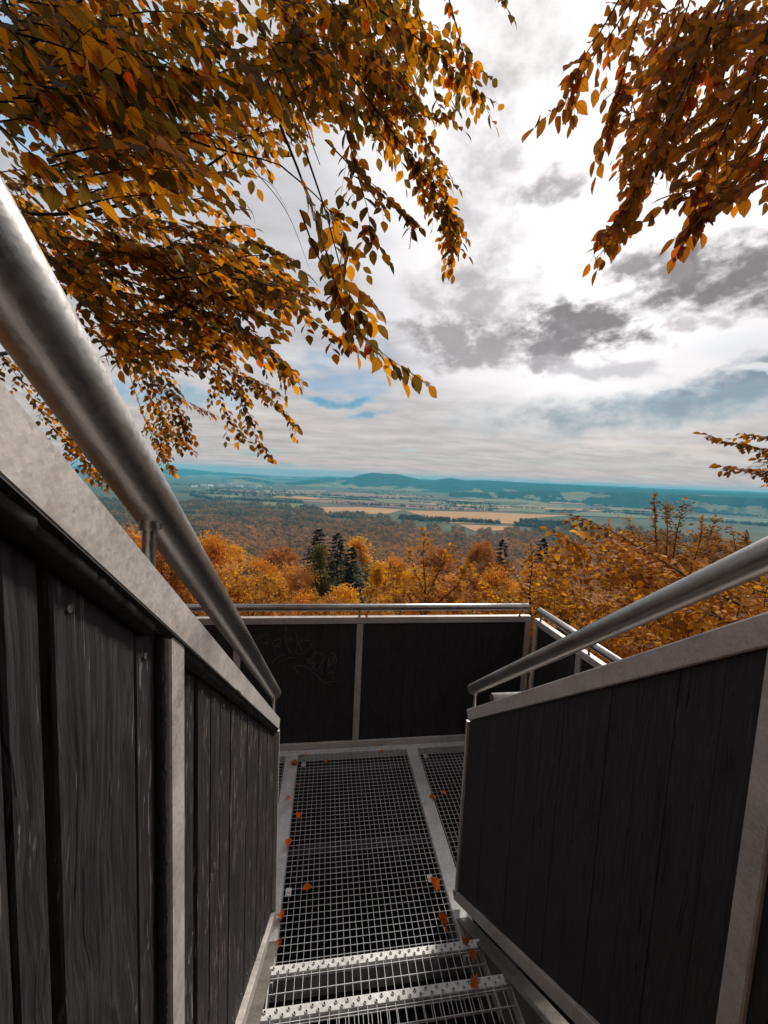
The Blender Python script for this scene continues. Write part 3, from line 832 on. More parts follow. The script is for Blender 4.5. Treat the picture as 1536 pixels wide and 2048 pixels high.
def stanchion(mb, x, y, z0, z1, r=.009):
    mb.tube([(x, y, z0), (x, y, z1)], r, 8)


def level_balustrade(label, p0, p1, nrm, top, posts, rail0, rail1, brackets, group, plankw=.115, ends=(True, True)):
    """straight level balustrade from p0 to p1 (inner face), nrm points inward"""
    p0, p1, nrm = Vector(p0), Vector(p1), Vector(nrm); d = (p1 - p0); L = d.length; d.normalize(); T = .05
    e = empty('platform_balustrade', (p0 + p1) / 2); tag(e, label, 'balustrade', group); back = -nrm; Z = Vector((0, 0, 1))
    put(MB().frame_box(p0 + Z * (top - .055), d * L, back * T, Z * .055, .004), 'top_bar', M['frame'], e)
    put(MB().frame_box(p0 - Z * .03, d * L, back * T, Z * .086, .004), 'bottom_bar', M['frame'], e)
    for s in posts:
        put(MB().frame_box(p0 + d * (s - .027) + Z * .058, Z * (top - .115), d * .054, back * .046, .004) if 0 < s < L else
            MB().frame_box(p0 + d * (0 if s <= 0 else L - .045) + Z * .058, Z * (top - .115), d * .045, back * .046, .004), 'post', M['frame'], e)
    s = .0; k = 0; pm = None
    nb = max(1, round(L / plankw)); wq = L / nb
    for i in range(nb):
        jit = random.uniform(-.0015, .0015)
        put(MB().frame_box(p0 + d * (i * wq + .0002) + back * (.016 + jit) + Z * .05, Z * (top - .1), d * (wq - .0004), back * .022, .0015), 'plank', M['wood_black'], e)
    c = back * .025 + Z * (top + .08)
    a, b2 = p0 + d * rail0 + c, p0 + d * rail1 + c
    rail = put(MB().tube([a, a + d * .003, b2 - d * .003, b2], [.027, .030, .030, .027], 20), 'handrail', M['tube'], e)
    for s in brackets:
        q = p0 + d * s + back * .025
        mb = MB(); mb.tube([q + Z * (top - .002), q + Z * (top + .055)], .0085, 8); mb.tube([q + Z * (top - .001), q + Z * (top + .004)], .016, 10)
        put(mb, 'bracket', M['tube'], e)
    return e


TOP = 1.165
bk = level_balustrade('long black balustrade facing the stairs across the far side of the platform', (XL, YB, 0), (XR, YB, 0), (0, -1, 0), TOP, (0, .55, 1.55, 99), .0, XR - XL - .02, (.55, 1.545, XR - XL - .1), 'platform balustrades')
level_balustrade('short black balustrade closing the right side of the platform, running towards the viewer', (1.872, 3.14, 0), (1.872, 1.9, 0), (-1, 0, 0), 1.15, (0, .62, 99), .03, 1.2, (.06, .7), 'platform balustrades')
level_balustrade('balustrade right of the stairs, only its pale rail end showing past the stair rail', (.86, YN, 0), (1.84, YN, 0), (0, 1, 0), 1.13, (0, 99), .03, .95, (.1, .85), 'platform balustrades')
level_balustrade('balustrade left of the stairs, hidden behind the left stair balustrade', (-.66, YN, 0), (-1.22, YN, 0), (0, 1, 0), 1.05, (0, 99), .1, .5, (.2, .45), 'platform balustrades')

# scratched graffiti on the far balustrade, traced as thin strokes
GS = 410 / 1536
STROKES = [[(630, 370), (650, 340), (690, 330), (700, 370), (680, 400), (650, 395)], [(690, 390), (688, 465)], [(725, 380), (745, 430), (752, 475)], [(740, 385), (785, 365), (795, 395), (750, 425)], [(755, 425), (790, 425)],
           [(820, 345), (835, 405), (865, 475)], [(800, 300), (805, 285), (830, 278), (838, 300), (815, 310)], [(905, 320), (915, 360), (945, 460)], [(830, 400), (870, 350), (872, 390)], [(905, 470), (915, 400), (960, 375), (1010, 380), (1022, 410), (990, 460), (930, 485), (905, 470)],
           [(725, 560), (745, 525), (790, 490), (830, 480)], [(800, 535), (850, 510), (900, 505)], [(890, 575), (930, 565), (985, 575), (1060, 640), (1115, 695), (1220, 682)], [(890, 575), (905, 600), (925, 632)],
           [(985, 520), (1040, 500), (1050, 465), (1110, 480)], [(1000, 550), (1045, 545), (1040, 590), (1060, 605)], [(1125, 490), (1100, 550), (1065, 605)], [(1150, 500), (1155, 560), (1145, 580), (1180, 540), (1190, 500)], [(1160, 470), (1200, 480), (1212, 530), (1195, 555)],
           [(1095, 575), (1100, 620), (1108, 640)], [(1150, 625), (1180, 610), (1185, 675)], [(1000, 520), (1020, 530), (985, 545)]]
mb = MB()
for st in STROKES:
    pts = []
    for (a, b2) in st:
        r_ = ray(350 + a * GS, 1180 + b2 * GS); t_ = (YB + .0125 - cO.y) / r_.y; pts.append(cO + r_ * t_)
    dense = []
    for i in range(len(pts) - 1):
        for k in range(4): dense.append(pts[i].lerp(pts[i + 1], k / 4))
    dense.append(pts[-1])
    for i in range(len(dense) - 1):
        a, b2 = dense[i], dense[i + 1]; d = (b2 - a).normalized(); s_ = Vector((d.z, 0, -d.x)); w0 = random.uniform(.0012, .0026); w1 = random.uniform(.0012, .0026)
        q = len(mb.v); mb.add([a - s_ * w0, a + s_ * w0, b2 + s_ * w1, b2 - s_ * w1], [(0, 1, 2, 3)])
o = put(mb, 'graffiti', M['chalk'], bk); tag(o, 'faint scratched lettering with an arrow')

# ------------------------------------------------------------------ staircase
RISE, RUN = .192, .262
st = empty('staircase', (.28, 1.6, -.1)); tag(st, 'steel stairs with grating treads and studded nosings dropping to the platform', 'staircase')
TX0, TX1 = -.183, .768
stud_me = None; hole_me = None
NX = 27
tread_data = None
for k in range(5):
    z = .195 + RISE * k; yf = 1.545 - RUN * k
    tr = empty('tread', Vector((TX0, yf - .25, z)) - Vector(st.location)); tr.parent = st
    Wt = TX1 - TX0; D = .25
    if tread_data is None:
        nos = MB().frame_box((0, D - .034, -.030), (Wt, 0, 0), (0, .034, 0), (0, 0, .032), .002).build('nosing', M['strip'], tr)
        br = MB().box(-.0010, .0010, .004, D - .034, -.006, 0).build('bar', M['bar'], tr)
        cb = MB().box(0, Wt, -.0011, .0011, -.005, .0008).build('cross_bar', M['bar'], tr)
        ep = MB().box(-.004, .0, 0, D, -.06, .0).build('end_plate', M['strip'], tr)
        sm = MB(); Vr = []
        for rr, zz in ((.0075, 0), (.0060, .0035), (.0040, .0035), (.0034, .0004)):
            Vr += [(rr * math.cos(q * math.pi / 4), rr * math.sin(q * math.pi / 4), zz) for q in range(8)]
        sm.add(Vr, [(i * 8 + q, i * 8 + (q + 1) % 8, (i + 1) * 8 + (q + 1) % 8, (i + 1) * 8 + q) for i in range(3) for q in range(8)], True)
        sd = sm.build('stud', M['strip'], tr)
        hc = MB().add([(.0042 * math.cos(q * math.pi / 4), .0042 * math.sin(q * math.pi / 4), .0012) for q in range(8)], [tuple(range(8))]).build('stud_hole', M['bead_shade'], tr)
        tread_data = [x.data for x in (nos, br, cb, ep, sd, hc)]
        first = True
    else:
        first = False
        nos = link('nosing', tread_data[0], tr); ep = link('end_plate', tread_data[3], tr); br = cb = sd = hc = None
    ep2 = link('end_plate', tread_data[3], tr); ep2.location.x = Wt + .004
    for i in range(NX + 1):
        o = br if (first and i == 0) else link('bar', tread_data[1], tr); o.location.x = Wt * i / NX
    for j in range(5):
        o = cb if (first and j == 0) else link('cross_bar', tread_data[2], tr); o.location.y = .006 + j * .050
    if k < 3:
        for i in range(44):
            x = .012 + (Wt - .024) * i / 43; y = D - .034 + (.0095 if i % 2 else .0235)
            a = sd if (first and i == 0) else link('stud', tread_data[4], tr); a.location = (x, y, .0018)
            h = hc if (first and i == 0) else link('stud_hole', tread_data[5], tr); h.location = (x, y, .0018)

# stringers
for sgn, xi in ((-1, -.196), (1, .772)):
    pts = [(1.93, -.33), (1.93, -.118), (.10, 1.300), (.10, 1.06)]
    mb = MB(); t = .008 * sgn
    V = [(xi, y, z) for y, z in pts] + [(xi + t, y, z) for y, z in pts]; k = len(pts)
    mb.add(V, [tuple(range(k)), tuple(range(k, 2 * k))[::-1]] + [(i, k + i, k + (i + 1) % k, (i + 1) % k) for i in range(k)])
    a = Vector((xi - sgn * .018, 1.93, -.118)); bb = Vector((xi - sgn * .018, .10, 1.300))          # upper flange
    mb.frame_box(a, bb - a, (sgn * .07, 0, 0), (0, .004, .005))
    put(mb, 'stringer', M['stringer'], st)

# ------------------------------------------------------------------ balustrades beside the stairs


def stair_balustrade(label, xf, sgn, top, bot, yend, ypost, ytop, planks, mat, rail, rail_end, rail_x, brackets, bead_shade, rec=.019):
    """sloping balustrade in the plane x = xf; sgn = +1 when its body lies to the right; top / bot = (y, z, slope) lines"""
    e = empty('stair_balustrade', (xf, yend, 0)); tag(e, label, 'balustrade', 'stair balustrades')
    ty, tz, ts = top; by, bz, bs = bot
    zt = lambda y: tz + (ty - y) * ts
    zb = lambda y: bz + (by - y) * bs
    dt = Vector((0, -1, ts)).normalized(); nt = Vector((0, ts, 1)).normalized()
    db = Vector((0, -1, bs)).normalized(); nb = Vector((0, bs, 1)).normalized()
    W_ = Vector((sgn * .05, 0, 0))
    Lc = (yend - ytop) / -dt.y
    put(MB().frame_box(Vector((xf, yend, zt(yend))) - nt * .052, dt * Lc, W_, nt * .052, .003), 'top_bar', M['frame'], e)
    put(MB().frame_box(Vector((xf, yend, zb(yend))), db * ((yend - ytop) / -db.y), W_, nb * .046, .003), 'bottom_bar', M['frame'], e)
    cz = .052 / nt.z; bz2 = .046 / nb.z
    Z = Vector((0, 0, 1))
    put(MB().frame_box((xf, yend - .022, zb(yend) + bz2 - .012), Z * (zt(yend) - cz - zb(yend) - bz2 + .022), (sgn * .045, 0, 0), (0, .020, 0), .002), 'end_post', M['frame'], e)
    for (y0, y1) in ypost:
        ym = (y0 + y1) / 2
        put(MB().frame_box((xf + sgn * .0015, y0, zb(ym) + bz2 - .02), Z * (zt(ym) - cz - zb(ym) - bz2 + .03), (sgn * .044, 0, 0), (0, y1 - y0, 0), .003), 'post', M['frame'], e)
    for (y0, y1) in planks:
        x0 = xf + sgn * (rec + random.uniform(-.0012, .0012)); x1 = xf + sgn * .036
        a, b2 = (y0 + .0012, y1 - .0012) if bead_shade else (y0 - .0008, y1 + .0008)
        V = []
        for y in (a, b2):
            for x in (x0, x1): V += [(x, y, zb(y) + bz2 - .02), (x, y, zt(y) - cz + .02)]
        # corners: 0..3 at y0 (x0 bottom, x0 top, x1 bottom, x1 top), 4..7 at y1; front edges eased by a chamfer
        c_ = .0022 if bead_shade else .0012; ch = sgn * c_
        Vf = [(x1, a, zb(a) + bz2 - .02), (x0 + ch, a, zb(a) + bz2 - .02), (x0, a + c_, zb(a) + bz2 - .02), (x0, b2 - c_, zb(b2) + bz2 - .02), (x0 + ch, b2, zb(b2) + bz2 - .02), (x1, b2, zb(b2) + bz2 - .02)]
        Vt = [(x, y, zt(y) - cz + .02) for x, y, _ in Vf]
        F = [(i, (i + 1) % 6, 6 + (i + 1) % 6, 6 + i) for i in range(6)] + [(5, 4, 3, 2, 1, 0), tuple(range(6, 12))]
        if sgn > 0: F = [f[::-1] for f in F]
        put(MB().add(Vf + Vt, F), 'plank', mat(y0), e)
    smb = MB().tube([(0, 0, 0), (-sgn * .0022, 0, 0)], .0042, 8); sdat = None
    for q, (y0, y1) in enumerate(planks):
        if not bead_shade or y0 < .25 or y1 - y0 < .06: continue
        for yy, zz in ((y0 + .022, zt(y0 + .022) - cz - .045), ((y0 + y1) / 2, zb((y0 + y1) / 2) + bz2 + .05)):
            if sdat is None: o = smb.build('screw', M['screw'], e); sdat = o.data
            else: o = link('screw', sdat, e)
            o.location = Vector((xf + sgn * (rec - .0002), yy, zz)) - Vector(e.location)
    # handrail
    ry, rz, rs = rail; dr = Vector((0, -1, rs)).normalized(); a = Vector((rail_x, rail_end, rz + (ry - rail_end) * rs)); Lr = (rail_end - ytop + .1) / -dr.y
    n_ = 24
    hr = put(MB().tube([a, a + dr * .006] + [a + dr * (Lr * i / n_) for i in range(1, n_ + 1)], [.024] + [.0275] * (n_ + 1), 28), 'handrail', M['tube'], e)
    for yb_ in brackets:
        mb = MB(); zc_ = zt(yb_); zr = rz + (ry - yb_) * rs - .028
        mb.tube([(xf + sgn * .022, yb_, zc_ - .004), (rail_x, yb_, zr)], .0085, 10); mb.tube([(rail_x, yb_, zr - .010), (rail_x, yb_, zr + .006)], .013, 10)
        put(mb, 'bracket', M['tube'], e)
    if bead_shade:                                                           # black tubes painting in shade below the cap and beside the post, ragged zinc edge above
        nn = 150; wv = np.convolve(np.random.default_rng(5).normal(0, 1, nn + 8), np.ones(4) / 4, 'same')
        def shade_run(o, d, L, n_, name, rr):
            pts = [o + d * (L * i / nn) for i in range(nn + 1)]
            put(MB().tube(pts, [rr + .0016 * wv[(i * 7) % nn] for i in range(nn + 1)], 10), name, M['bead_shade'], e)
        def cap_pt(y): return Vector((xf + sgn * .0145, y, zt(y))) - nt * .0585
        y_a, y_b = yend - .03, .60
        shade_run(cap_pt(y_a), dt, (y_a - y_b) / -dt.y, 0, 'shade_tube', .0115)
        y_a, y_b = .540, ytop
        shade_run(cap_pt(y_a), dt, (y_a - y_b) / -dt.y, 0, 'shade_tube', .0125)
        shade_run(Vector((xf + sgn * .0155, .5405, zt(.5405) - .075)), Vector((0, 0, -1)), 1.0, 0, 'shade_tube', .0075)
        a = Vector((xf, yend - .03, zt(yend - .03))) - nt * .053; Lb = (yend - .03 - ytop) / -dt.y; V = []; F = []
        for i in range(nn + 1):
            q = a + dt * (Lb * i / nn); h = .0015 + max(0, .0035 * wv[i + 2])
            V += [q + Vector((-sgn * .0006, 0, 0)) + nt * h, q + Vector((-sgn * .0012, 0, 0)), q + Vector((sgn * .006, 0, 0)) - nt * .005]
        for i in range(nn): F += [(3 * i, 3 * i + 1, 3 * i + 4, 3 * i + 3), (3 * i + 1, 3 * i + 2, 3 * i + 5, 3 * i + 4)]
        put(MB().add(V, F), 'weld_bead', M['bead_shade'], e)
    return e


LP = [(.05, .150), (.152, .245), (.247, .296), (.298, .336), (.345, .482), (.484, .552), (.585, .694), (.706, .785), (.787, .86), (.862, .955), (.957, 1.055), (1.057, 1.17), (1.172, 1.275), (1.277, 1.385), (1.387, 1.49), (1.492, 1.60), (1.602, 1.70), (1.702, 1.79), (1.792, 1.875)]
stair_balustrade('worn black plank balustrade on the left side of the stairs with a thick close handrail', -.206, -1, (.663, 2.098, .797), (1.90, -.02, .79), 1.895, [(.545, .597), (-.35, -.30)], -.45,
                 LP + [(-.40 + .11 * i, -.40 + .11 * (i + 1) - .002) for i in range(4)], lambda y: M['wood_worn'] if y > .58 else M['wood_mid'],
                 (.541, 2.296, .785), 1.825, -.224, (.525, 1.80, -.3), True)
RP = [(.06, .17), (.172, .285), (.287, .39), (.392, .508), (.540, .611), (.613, .704), (.706, .794), (.796, .891), (.893, .99), (.992, 1.081), (1.083, 1.19), (1.192, 1.343), (1.345, 1.475), (1.477, 1.60), (1.602, 1.72), (1.722, 1.83)]
stair_balustrade('smooth black plank balustrade on the right side of the stairs', .761, 1, (1.832, 1.162, .770), (1.855, .028, .785), 1.853, [(.505, .545), (-.4, -.35)], -.45,
                 RP + [(-.45 + .125 * i, -.45 + .125 * (i + 1) - .002) for i in range(4)], lambda y: M['wood_black'],
                 (1.834, 1.272, .772), 1.85, .782, (1.805, .4), False, .0125)

# ------------------------------------------------------------------ overhanging beeches
LEAFME = {}
VEINED = {M['leaf_left'].name: M['leaf_left_veined'], M['leaf_right'].name: M['leaf_right_veined']}
_t = np.array([0, .07, .16, .27, .39, .51, .63, .74, .84, .93, 1.03]); _w = np.array([0, .10, .205, .285, .318, .312, .272, .208, .135, .055, 0])
_zm = -.13 * _t ** 2.2; _n = len(_t)
BIG_V = [(t, 0, z) for t, z in zip(_t, _zm)] + [(t - .02 + .02 * (k % 2), w * .55, z + .16 * w + .012 * (k % 2)) for k, (t, w, z) in enumerate(zip(_t, _w, _zm))] + [(t - .02 + .03 * (k % 2), w, z + .22 * w) for k, (t, w, z) in enumerate(zip(_t, _w, _zm))]
BIG_V += [(x, -y, z) for x, y, z in BIG_V[_n:]]
BIG_T = []
for sg, (r0_, r1_, r2_) in ((1, (0, _n, 2 * _n)), (-1, (0, 3 * _n, 4 * _n))):
    for a_, b_ in ((r0_, r1_), (r1_, r2_)):
        for k in range(_n - 1):
            q = [(a_ + k, a_ + k + 1, b_ + k + 1), (a_ + k, b_ + k + 1, b_ + k)]
            BIG_T += [x if sg > 0 else x[::-1] for x in q]


def leaf_mesh(mat):
    if mat.name not in LEAFME: LEAFME[mat.name] = np_mesh('leaf', BIG_V, BIG_T, VEINED.get(mat.name, mat), True)
    return LEAFME[mat.name]


def spline(pts, n):
    pts = [Vector(p) for p in pts]; q = [pts[0] * 2 - pts[1]] + pts + [pts[-1] * 2 - pts[-2]]; out = []
    m = len(pts) - 1
    for i in range(n + 1):
        t = i / n * m; k = min(int(t), m - 1); t -= k; a, b_, c_, d_ = q[k], q[k + 1], q[k + 2], q[k + 3]
        out.append(((b_ * 2) + (c_ - a) * t + (a * 2 - b_ * 5 + c_ * 4 - d_) * t * t + (b_ * 3 - a - c_ * 3 + d_) * t ** 3) / 2)
    return out


class Beech:
    def __init__(s, mat): s.L = []; s.stems = []; s.mat = mat

    def leaf(s, p, d, nrm, size): s.L.append((tuple(p), tuple(d), tuple(nrm), size))

    def twig(s, pts, leaf, r0=.004, sub=.5, gap=.55, level=0, up=None, bare=0., flop=.35):
        L = sum((Vector(pts[i + 1]) - Vector(pts[i])).length for i in range(len(pts) - 1))
        n = max(4, int(L / (leaf * gap))); S = spline(pts, n)
        nm = (up or Vector((random.gauss(0, .35), random.gauss(0, .35) - .25, 1))).normalized()
        mb = MB(); mb.tube(S, [max(.0007, r0 * (1 - .85 * i / n)) for i in range(n + 1)], 5, False)
        s.stems.append(mb)
        for i in range(n + 1):
            if i / n < bare: continue
            t = (S[min(i + 1, n)] - S[max(i - 1, 0)]).normalized(); side = t.cross(nm).normalized() * (1 if i % 2 else -1)
            ln = nm + Vector((random.gauss(0, flop), random.gauss(0, flop), random.gauss(0, flop * .5)))
            d = t * random.uniform(.45, .9) + side * random.uniform(.55, .95) + Vector((0, 0, -random.uniform(.05, .55)))
            if i == n: d = t + Vector((0, 0, -.2))
            s.leaf(S[i], d, ln, leaf * random.uniform(.72, 1.12))
            if level < 1 and i > 1 and i < n - 1 and random.random() < sub:
                ll = leaf * random.uniform(1.6, 3.6) * (1.15 - .5 * i / n); q = (t * .75 + side * .65 + Vector((0, 0, -.15))).normalized()
                e = S[i] + q * ll + Vector((0, 0, -.10 * ll))
                s.twig([S[i], S[i].lerp(e, .5) + Vector((0, 0, .03 * ll)), e], leaf * .93, r0 * .42, 0, gap, level + 1, nm + Vector((random.gauss(0, .2), random.gauss(0, .2), 0)))

    def finish(s, root, limbs, label_part):
        arr = s.L; pr = []
        for i, (p, d, nrm, size) in enumerate(arr):
            q = Vector(p) - cO; z = q.dot(cF)
            if z < .15: pr.append(0); continue
            u, v = 768 + FPX * q.dot(cR) / z, 1024 - FPX * q.dot(cU) / z
            dv = Vector(d).normalized(); nv = Vector(nrm).normalized()
            pr.append(size / z * (.4 + abs(nv.dot(q.normalized()))) if -20 < u < 1556 and -20 < v < 1500 else 0)
        order = sorted(range(len(arr)), key=lambda i: -pr[i]); big = order[:300]; rest = order[300:]
        base = Vector(root.location); me = leaf_mesh(s.mat)
        for i in big:
            p, d, nrm, size = arr[i]
            A = frames(np.array([d], np.float32), np.array([nrm], np.float32))[0]
            o = link('leaf', me, root)
            Mx = Matrix([list(map(float, A[0])), list(map(float, A[1])), list(map(float, A[2]))]).to_4x4()
            o.matrix_local = Matrix.Translation(Vector(p) - base) @ Mx @ Matrix.Diagonal((size, size * random.uniform(.85, 1.1), size * random.uniform(.2, 2.2), 1))
        if rest:
            Pn, D, N, S = zip(*[arr[i] for i in rest])
            V, Fc = scatter(np.array(Pn) - np.array(base), np.array(D), np.array(N), np.array(S), LEAF_V, LEAF_T)
            o = link('foliage', np_mesh('foliage', V, Fc, s.mat, True), root); o['kind'] = 'stuff'
        for i in range(0, len(s.stems), 1):
            pass
        tw_ = MB()
        for mb in s.stems: tw_.add(mb.v, mb.f, True)
        put(tw_, 'twigs', M['twig'], root)['kind'] = 'stuff'
        for pts, r in limbs:
            n = 14; S = spline(pts, n)
            put(MB().tube(S, [r * (1 - .8 * i / n) for i in range(n + 1)], 8), 'branch', M['bark'], root)


def inpoly(u, v, poly): return inside(u, v, poly)


def px_twig(b, path, leaf, **kw): b.twig([P(*q) for q in path], leaf, **kw)


lb = empty('beech_tree', (-2.6, -.9, -9.0)); tag(lb, 'beech leaning in from the left, olive and orange leaves filling the upper left', 'tree')
bl = Beech(M['leaf_left']); LF = .070
for path, leaf, kw in [
    ([(560, 250, 1.25), (600, 350, 1.3), (645, 480, 1.35), (690, 620, 1.4), (745, 690, 1.42), (850, 766, 1.45)], .075, dict(r0=.005, sub=.35, bare=.2)),
    ([(610, 300, 1.3), (650, 420, 1.3), (700, 590, 1.4), (755, 650, 1.45)], .07, dict(sub=.3, bare=.3)),
    ([(700, 150, 2.2), (790, 270, 2.3), (850, 350, 2.4), (900, 440, 2.5), (905, 550, 2.55)], .072, dict(r0=.005, sub=.75)),
    ([(740, 180, 2.2), (830, 330, 2.5), (880, 430, 2.6), (912, 500, 2.6)], .07, dict(sub=.7)),
    ([(890, -30, 2.1), (915, 60, 2.1), (935, 130, 2.15), (960, 190, 2.2), (992, 255, 2.2)], .068, dict(sub=.5)),
    ([(960, -40, 2.2), (1000, -5, 2.2), (1028, 42, 2.2)], .07, dict(sub=.4)),
    ([(760, 20, 1.9), (840, 80, 2.0), (890, 120, 2.1), (925, 200, 2.2)], .072, dict(sub=.6)),
    ([(680, 200, 1.7), (710, 330, 1.8), (735, 420, 1.8), (745, 500, 1.85)], .075, dict(sub=.55)),
    ([(650, 280, 2.0), (740, 370, 2.0), (800, 420, 2.0), (838, 455, 2.1)], .072, dict(sub=.5)),
    ([(560, 330, 1.8), (640, 400, 1.8), (690, 470, 1.8), (700, 530, 1.9)], .074, dict(sub=.5, bare=.3)),
    ([(250, 560, 2.0), (380, 610, 2.0), (480, 655, 2.0), (540, 700, 2.0), (592, 752, 2.0)], .072, dict(sub=.6)),
    ([(300, 600, 2.0), (430, 600, 2.1), (560, 600, 2.2), (650, 660, 2.2), (700, 690, 2.2)], .072, dict(sub=.55)),
    ([(330, 560, 1.7), (420, 545, 1.7), (490, 512, 1.7), (560, 520, 1.7), (612, 548, 1.7)], .075, dict(sub=.25)),
    ([(400, 520, 2.1), (520, 560, 2.1), (600, 590, 2.1), (660, 610, 2.2)], .07, dict(sub=.5)),
    ([(350, 650, 3.6), (430, 700, 3.7), (520, 780, 3.8), (560, 820, 3.8), (596, 858, 3.9)], .072, dict(sub=.55)),
    ([(380, 680, 3.6), (430, 760, 3.6), (450, 830, 3.7), (500, 890, 3.7)], .07, dict(sub=.5, bare=.3)),
    ([(420, 690, 3.4), (480, 780, 3.5), (505, 860, 3.6), (536, 916, 3.6)], .07, dict(sub=.5, bare=.25)),
    ([(270, 700, 4.0), (300, 800, 4.0), (340, 860, 4.1), (388, 908, 4.1)], .074, dict(sub=.6, bare=.15)),
    ([(250, 720, 4.0), (290, 840, 4.1), (320, 900, 4.1), (352, 948, 4.2)], .074, dict(sub=.6, bare=.3)),
    ([(230, 690, 3.8), (310, 760, 3.9), (370, 800, 3.9), (430, 830, 4.0)], .072, dict(sub=.5)),
    ([(-20, 690, 4.0), (40, 760, 4.0), (100, 850, 4.1), (150, 900, 4.1), (190, 950, 4.2)], .075, dict(sub=.6)),
    ([(60, 760, 4.3), (130, 860, 4.3), (160, 900, 4.3), (230, 980, 4.3)], .075, dict(sub=.6)),
    ([(300, 640, 3.2), (380, 690, 3.3), (450, 740, 3.4), (500, 760, 3.4), (560, 790, 3.5)], .072, dict(sub=.7)),
    ([(420, 650, 3.0), (500, 700, 3.1), (550, 730, 3.1), (585, 770, 3.2)], .072, dict(sub=.6)),
    ([(250, 690, 3.4), (330, 730, 3.4), (420, 740, 3.5), (480, 790, 3.5)], .072, dict(sub=.6)),
    ([(300, 680, 3.8), (340, 780, 3.9), (360, 840, 3.9), (372, 880, 3.9)], .072, dict(sub=.8)),
    ([(270, 690, 3.8), (310, 790, 3.9), (330, 870, 3.9), (318, 915, 3.9)], .072, dict(sub=.8)),
    ([(230, 640, 2.4), (340, 650, 2.4), (440, 680, 2.5), (520, 700, 2.5)], .072, dict(sub=.7)),
    ([(220, 670, 2.8), (300, 700, 2.8), (380, 700, 2.8), (450, 715, 2.9)], .072, dict(sub=.7)),
    ([(600, 420, 1.6), (640, 520, 1.6), (690, 560, 1.6), (740, 600, 1.6)], .072, dict(sub=.4)),
    ([(800, 200, 2.3), (860, 300, 2.4), (890, 380, 2.5), (915, 470, 2.5)], .07, dict(sub=.8)),
    ([(820, -20, 2.2), (860, 100, 2.3), (870, 190, 2.3), (890, 240, 2.3)], .07, dict(sub=.7)),
    ([(330, 470, 1.5), (400, 560, 1.7), (480, 620, 1.8), (560, 640, 1.9)], .07, dict(sub=.5)),
]: px_twig(bl, path, leaf, **kw)
for i, (u0, v0, u1, v1, d) in enumerate([(480, 340, 575, 420, 1.6), (500, 330, 620, 540, 1.5), (470, 420, 510, 450, 1.6)]):        # bare twigs in the gap
    S = [P(u0, v0, d), P((u0 + u1) / 2 + 12, (v0 + v1) / 2 - 14, d), P(u1, v1, d)]
    bl.stems.append(MB().tube(spline(S, 8), [.002 * (1 - .1 * k) for k in range(9)], 5, False))
POLY_L = [(-40, -40), (870, -40), (865, 140), (840, 290), (760, 300), (690, 250), (640, 330), (565, 335), (485, 360), (470, 440), (560, 500), (620, 570), (540, 640), (430, 690), (300, 730), (210, 720), (120, 580), (-40, 300)]


def fill(b, poly, n, depth, leaf, ang, steps, sub, seed, jit=(.85, 1.5)):
    random.seed(seed); k = 0; tries = 0
    us = [p[0] for p in poly]; vs = [p[1] for p in poly]
    while k < n and tries < n * 60:
        tries += 1
        u, v = random.uniform(min(us), max(us)), random.uniform(min(vs), max(vs))
        a = R(random.uniform(*ang)); ll_ = leaf * steps * random.uniform(.7, 1.3) * FPX; d = depth(u, v); d = depth(u + math.cos(a) * ll_ / d, v + math.sin(a) * ll_ / d) * random.uniform(*jit); L = ll_ / d
        u2, v2 = u + math.cos(a) * L, v + math.sin(a) * L
        if not (inpoly(u, v, poly) and inpoly(u2, v2, poly)): continue
        k += 1; p0 = P(u, v, d); p1 = P(u2, v2, d * random.uniform(.95, 1.12))
        b.twig([p0, p0.lerp(p1, .5) + Vector((0, 0, .05 * (p1 - p0).length)), p1], leaf, r0=.0032, sub=sub)


dl = lambda u, v: .80 + 1.25 * min(1, max(0, (u - 130) / 720)) + 1.5 * min(1, max(0, (v - 270) / 330)) + .25 * max(0, (150 - v) / 150)
fill(bl, POLY_L, 140, dl, LF, (-20, 60), 6, .45, 3, (.9, 1.45))
fill(bl, [(-40, 60), (420, 60), (520, 230), (480, 370), (300, 420), (90, 420), (-40, 300)], 24, lambda u, v: .82 + .0006 * u, LF, (-10, 60), 5, .4, 41, (.92, 1.25))
fill(bl, [(520, -40), (860, -40), (860, 150), (830, 290), (760, 295), (690, 245), (560, 320), (500, 200)], 40, lambda u, v: 1.8, .072, (20, 85), 6, .5, 42, (.95, 1.5))
fill(bl, POLY_L, 120, dl, LF, (-15, 60), 8, .5, 4, (1.5, 2.6))
fill(bl, [(100, 430), (470, 430), (600, 520), (640, 600), (560, 680), (430, 720), (250, 740), (180, 690)], 46, lambda u, v: 2.1, .074, (-15, 35), 8, .6, 14, (.9, 1.5))
fill(bl, [(-40, 300), (40, 330), (150, 430), (290, 620), (330, 740), (230, 740), (120, 600), (-40, 380)], 40, lambda u, v: 2.0, .074, (-10, 60), 6, .5, 43, (.9, 1.7))
fill(bl, [(-60, -60), (330, -60), (300, 150), (160, 260), (-60, 280)], 34, lambda u, v: 1.25, LF, (-20, 70), 6, .5, 44, (.9, 1.7))
random.seed(77)
for i in range(90):                                  # the crown goes on overhead, unseen; added for the shade it casts
    p = Vector((random.uniform(-3.2, .35), random.uniform(-1.6, 2.4), random.uniform(4.8, 6.6)))
    if (p - cO).dot(cF) > 0 and inpoly(768 + FPX * (p - cO).dot(cR) / (p - cO).dot(cF), 1024 - FPX * (p - cO).dot(cU) / (p - cO).dot(cF), [(-100, -260), (1636, -260), (1636, 2048), (-100, 2048)]): continue
    q = p + Vector((random.uniform(.2, .6), random.uniform(-.2, .5), random.uniform(-.25, .1)))
    bl.twig([p, p.lerp(q, .5), q], .10, r0=.004, sub=.5, gap=.5)
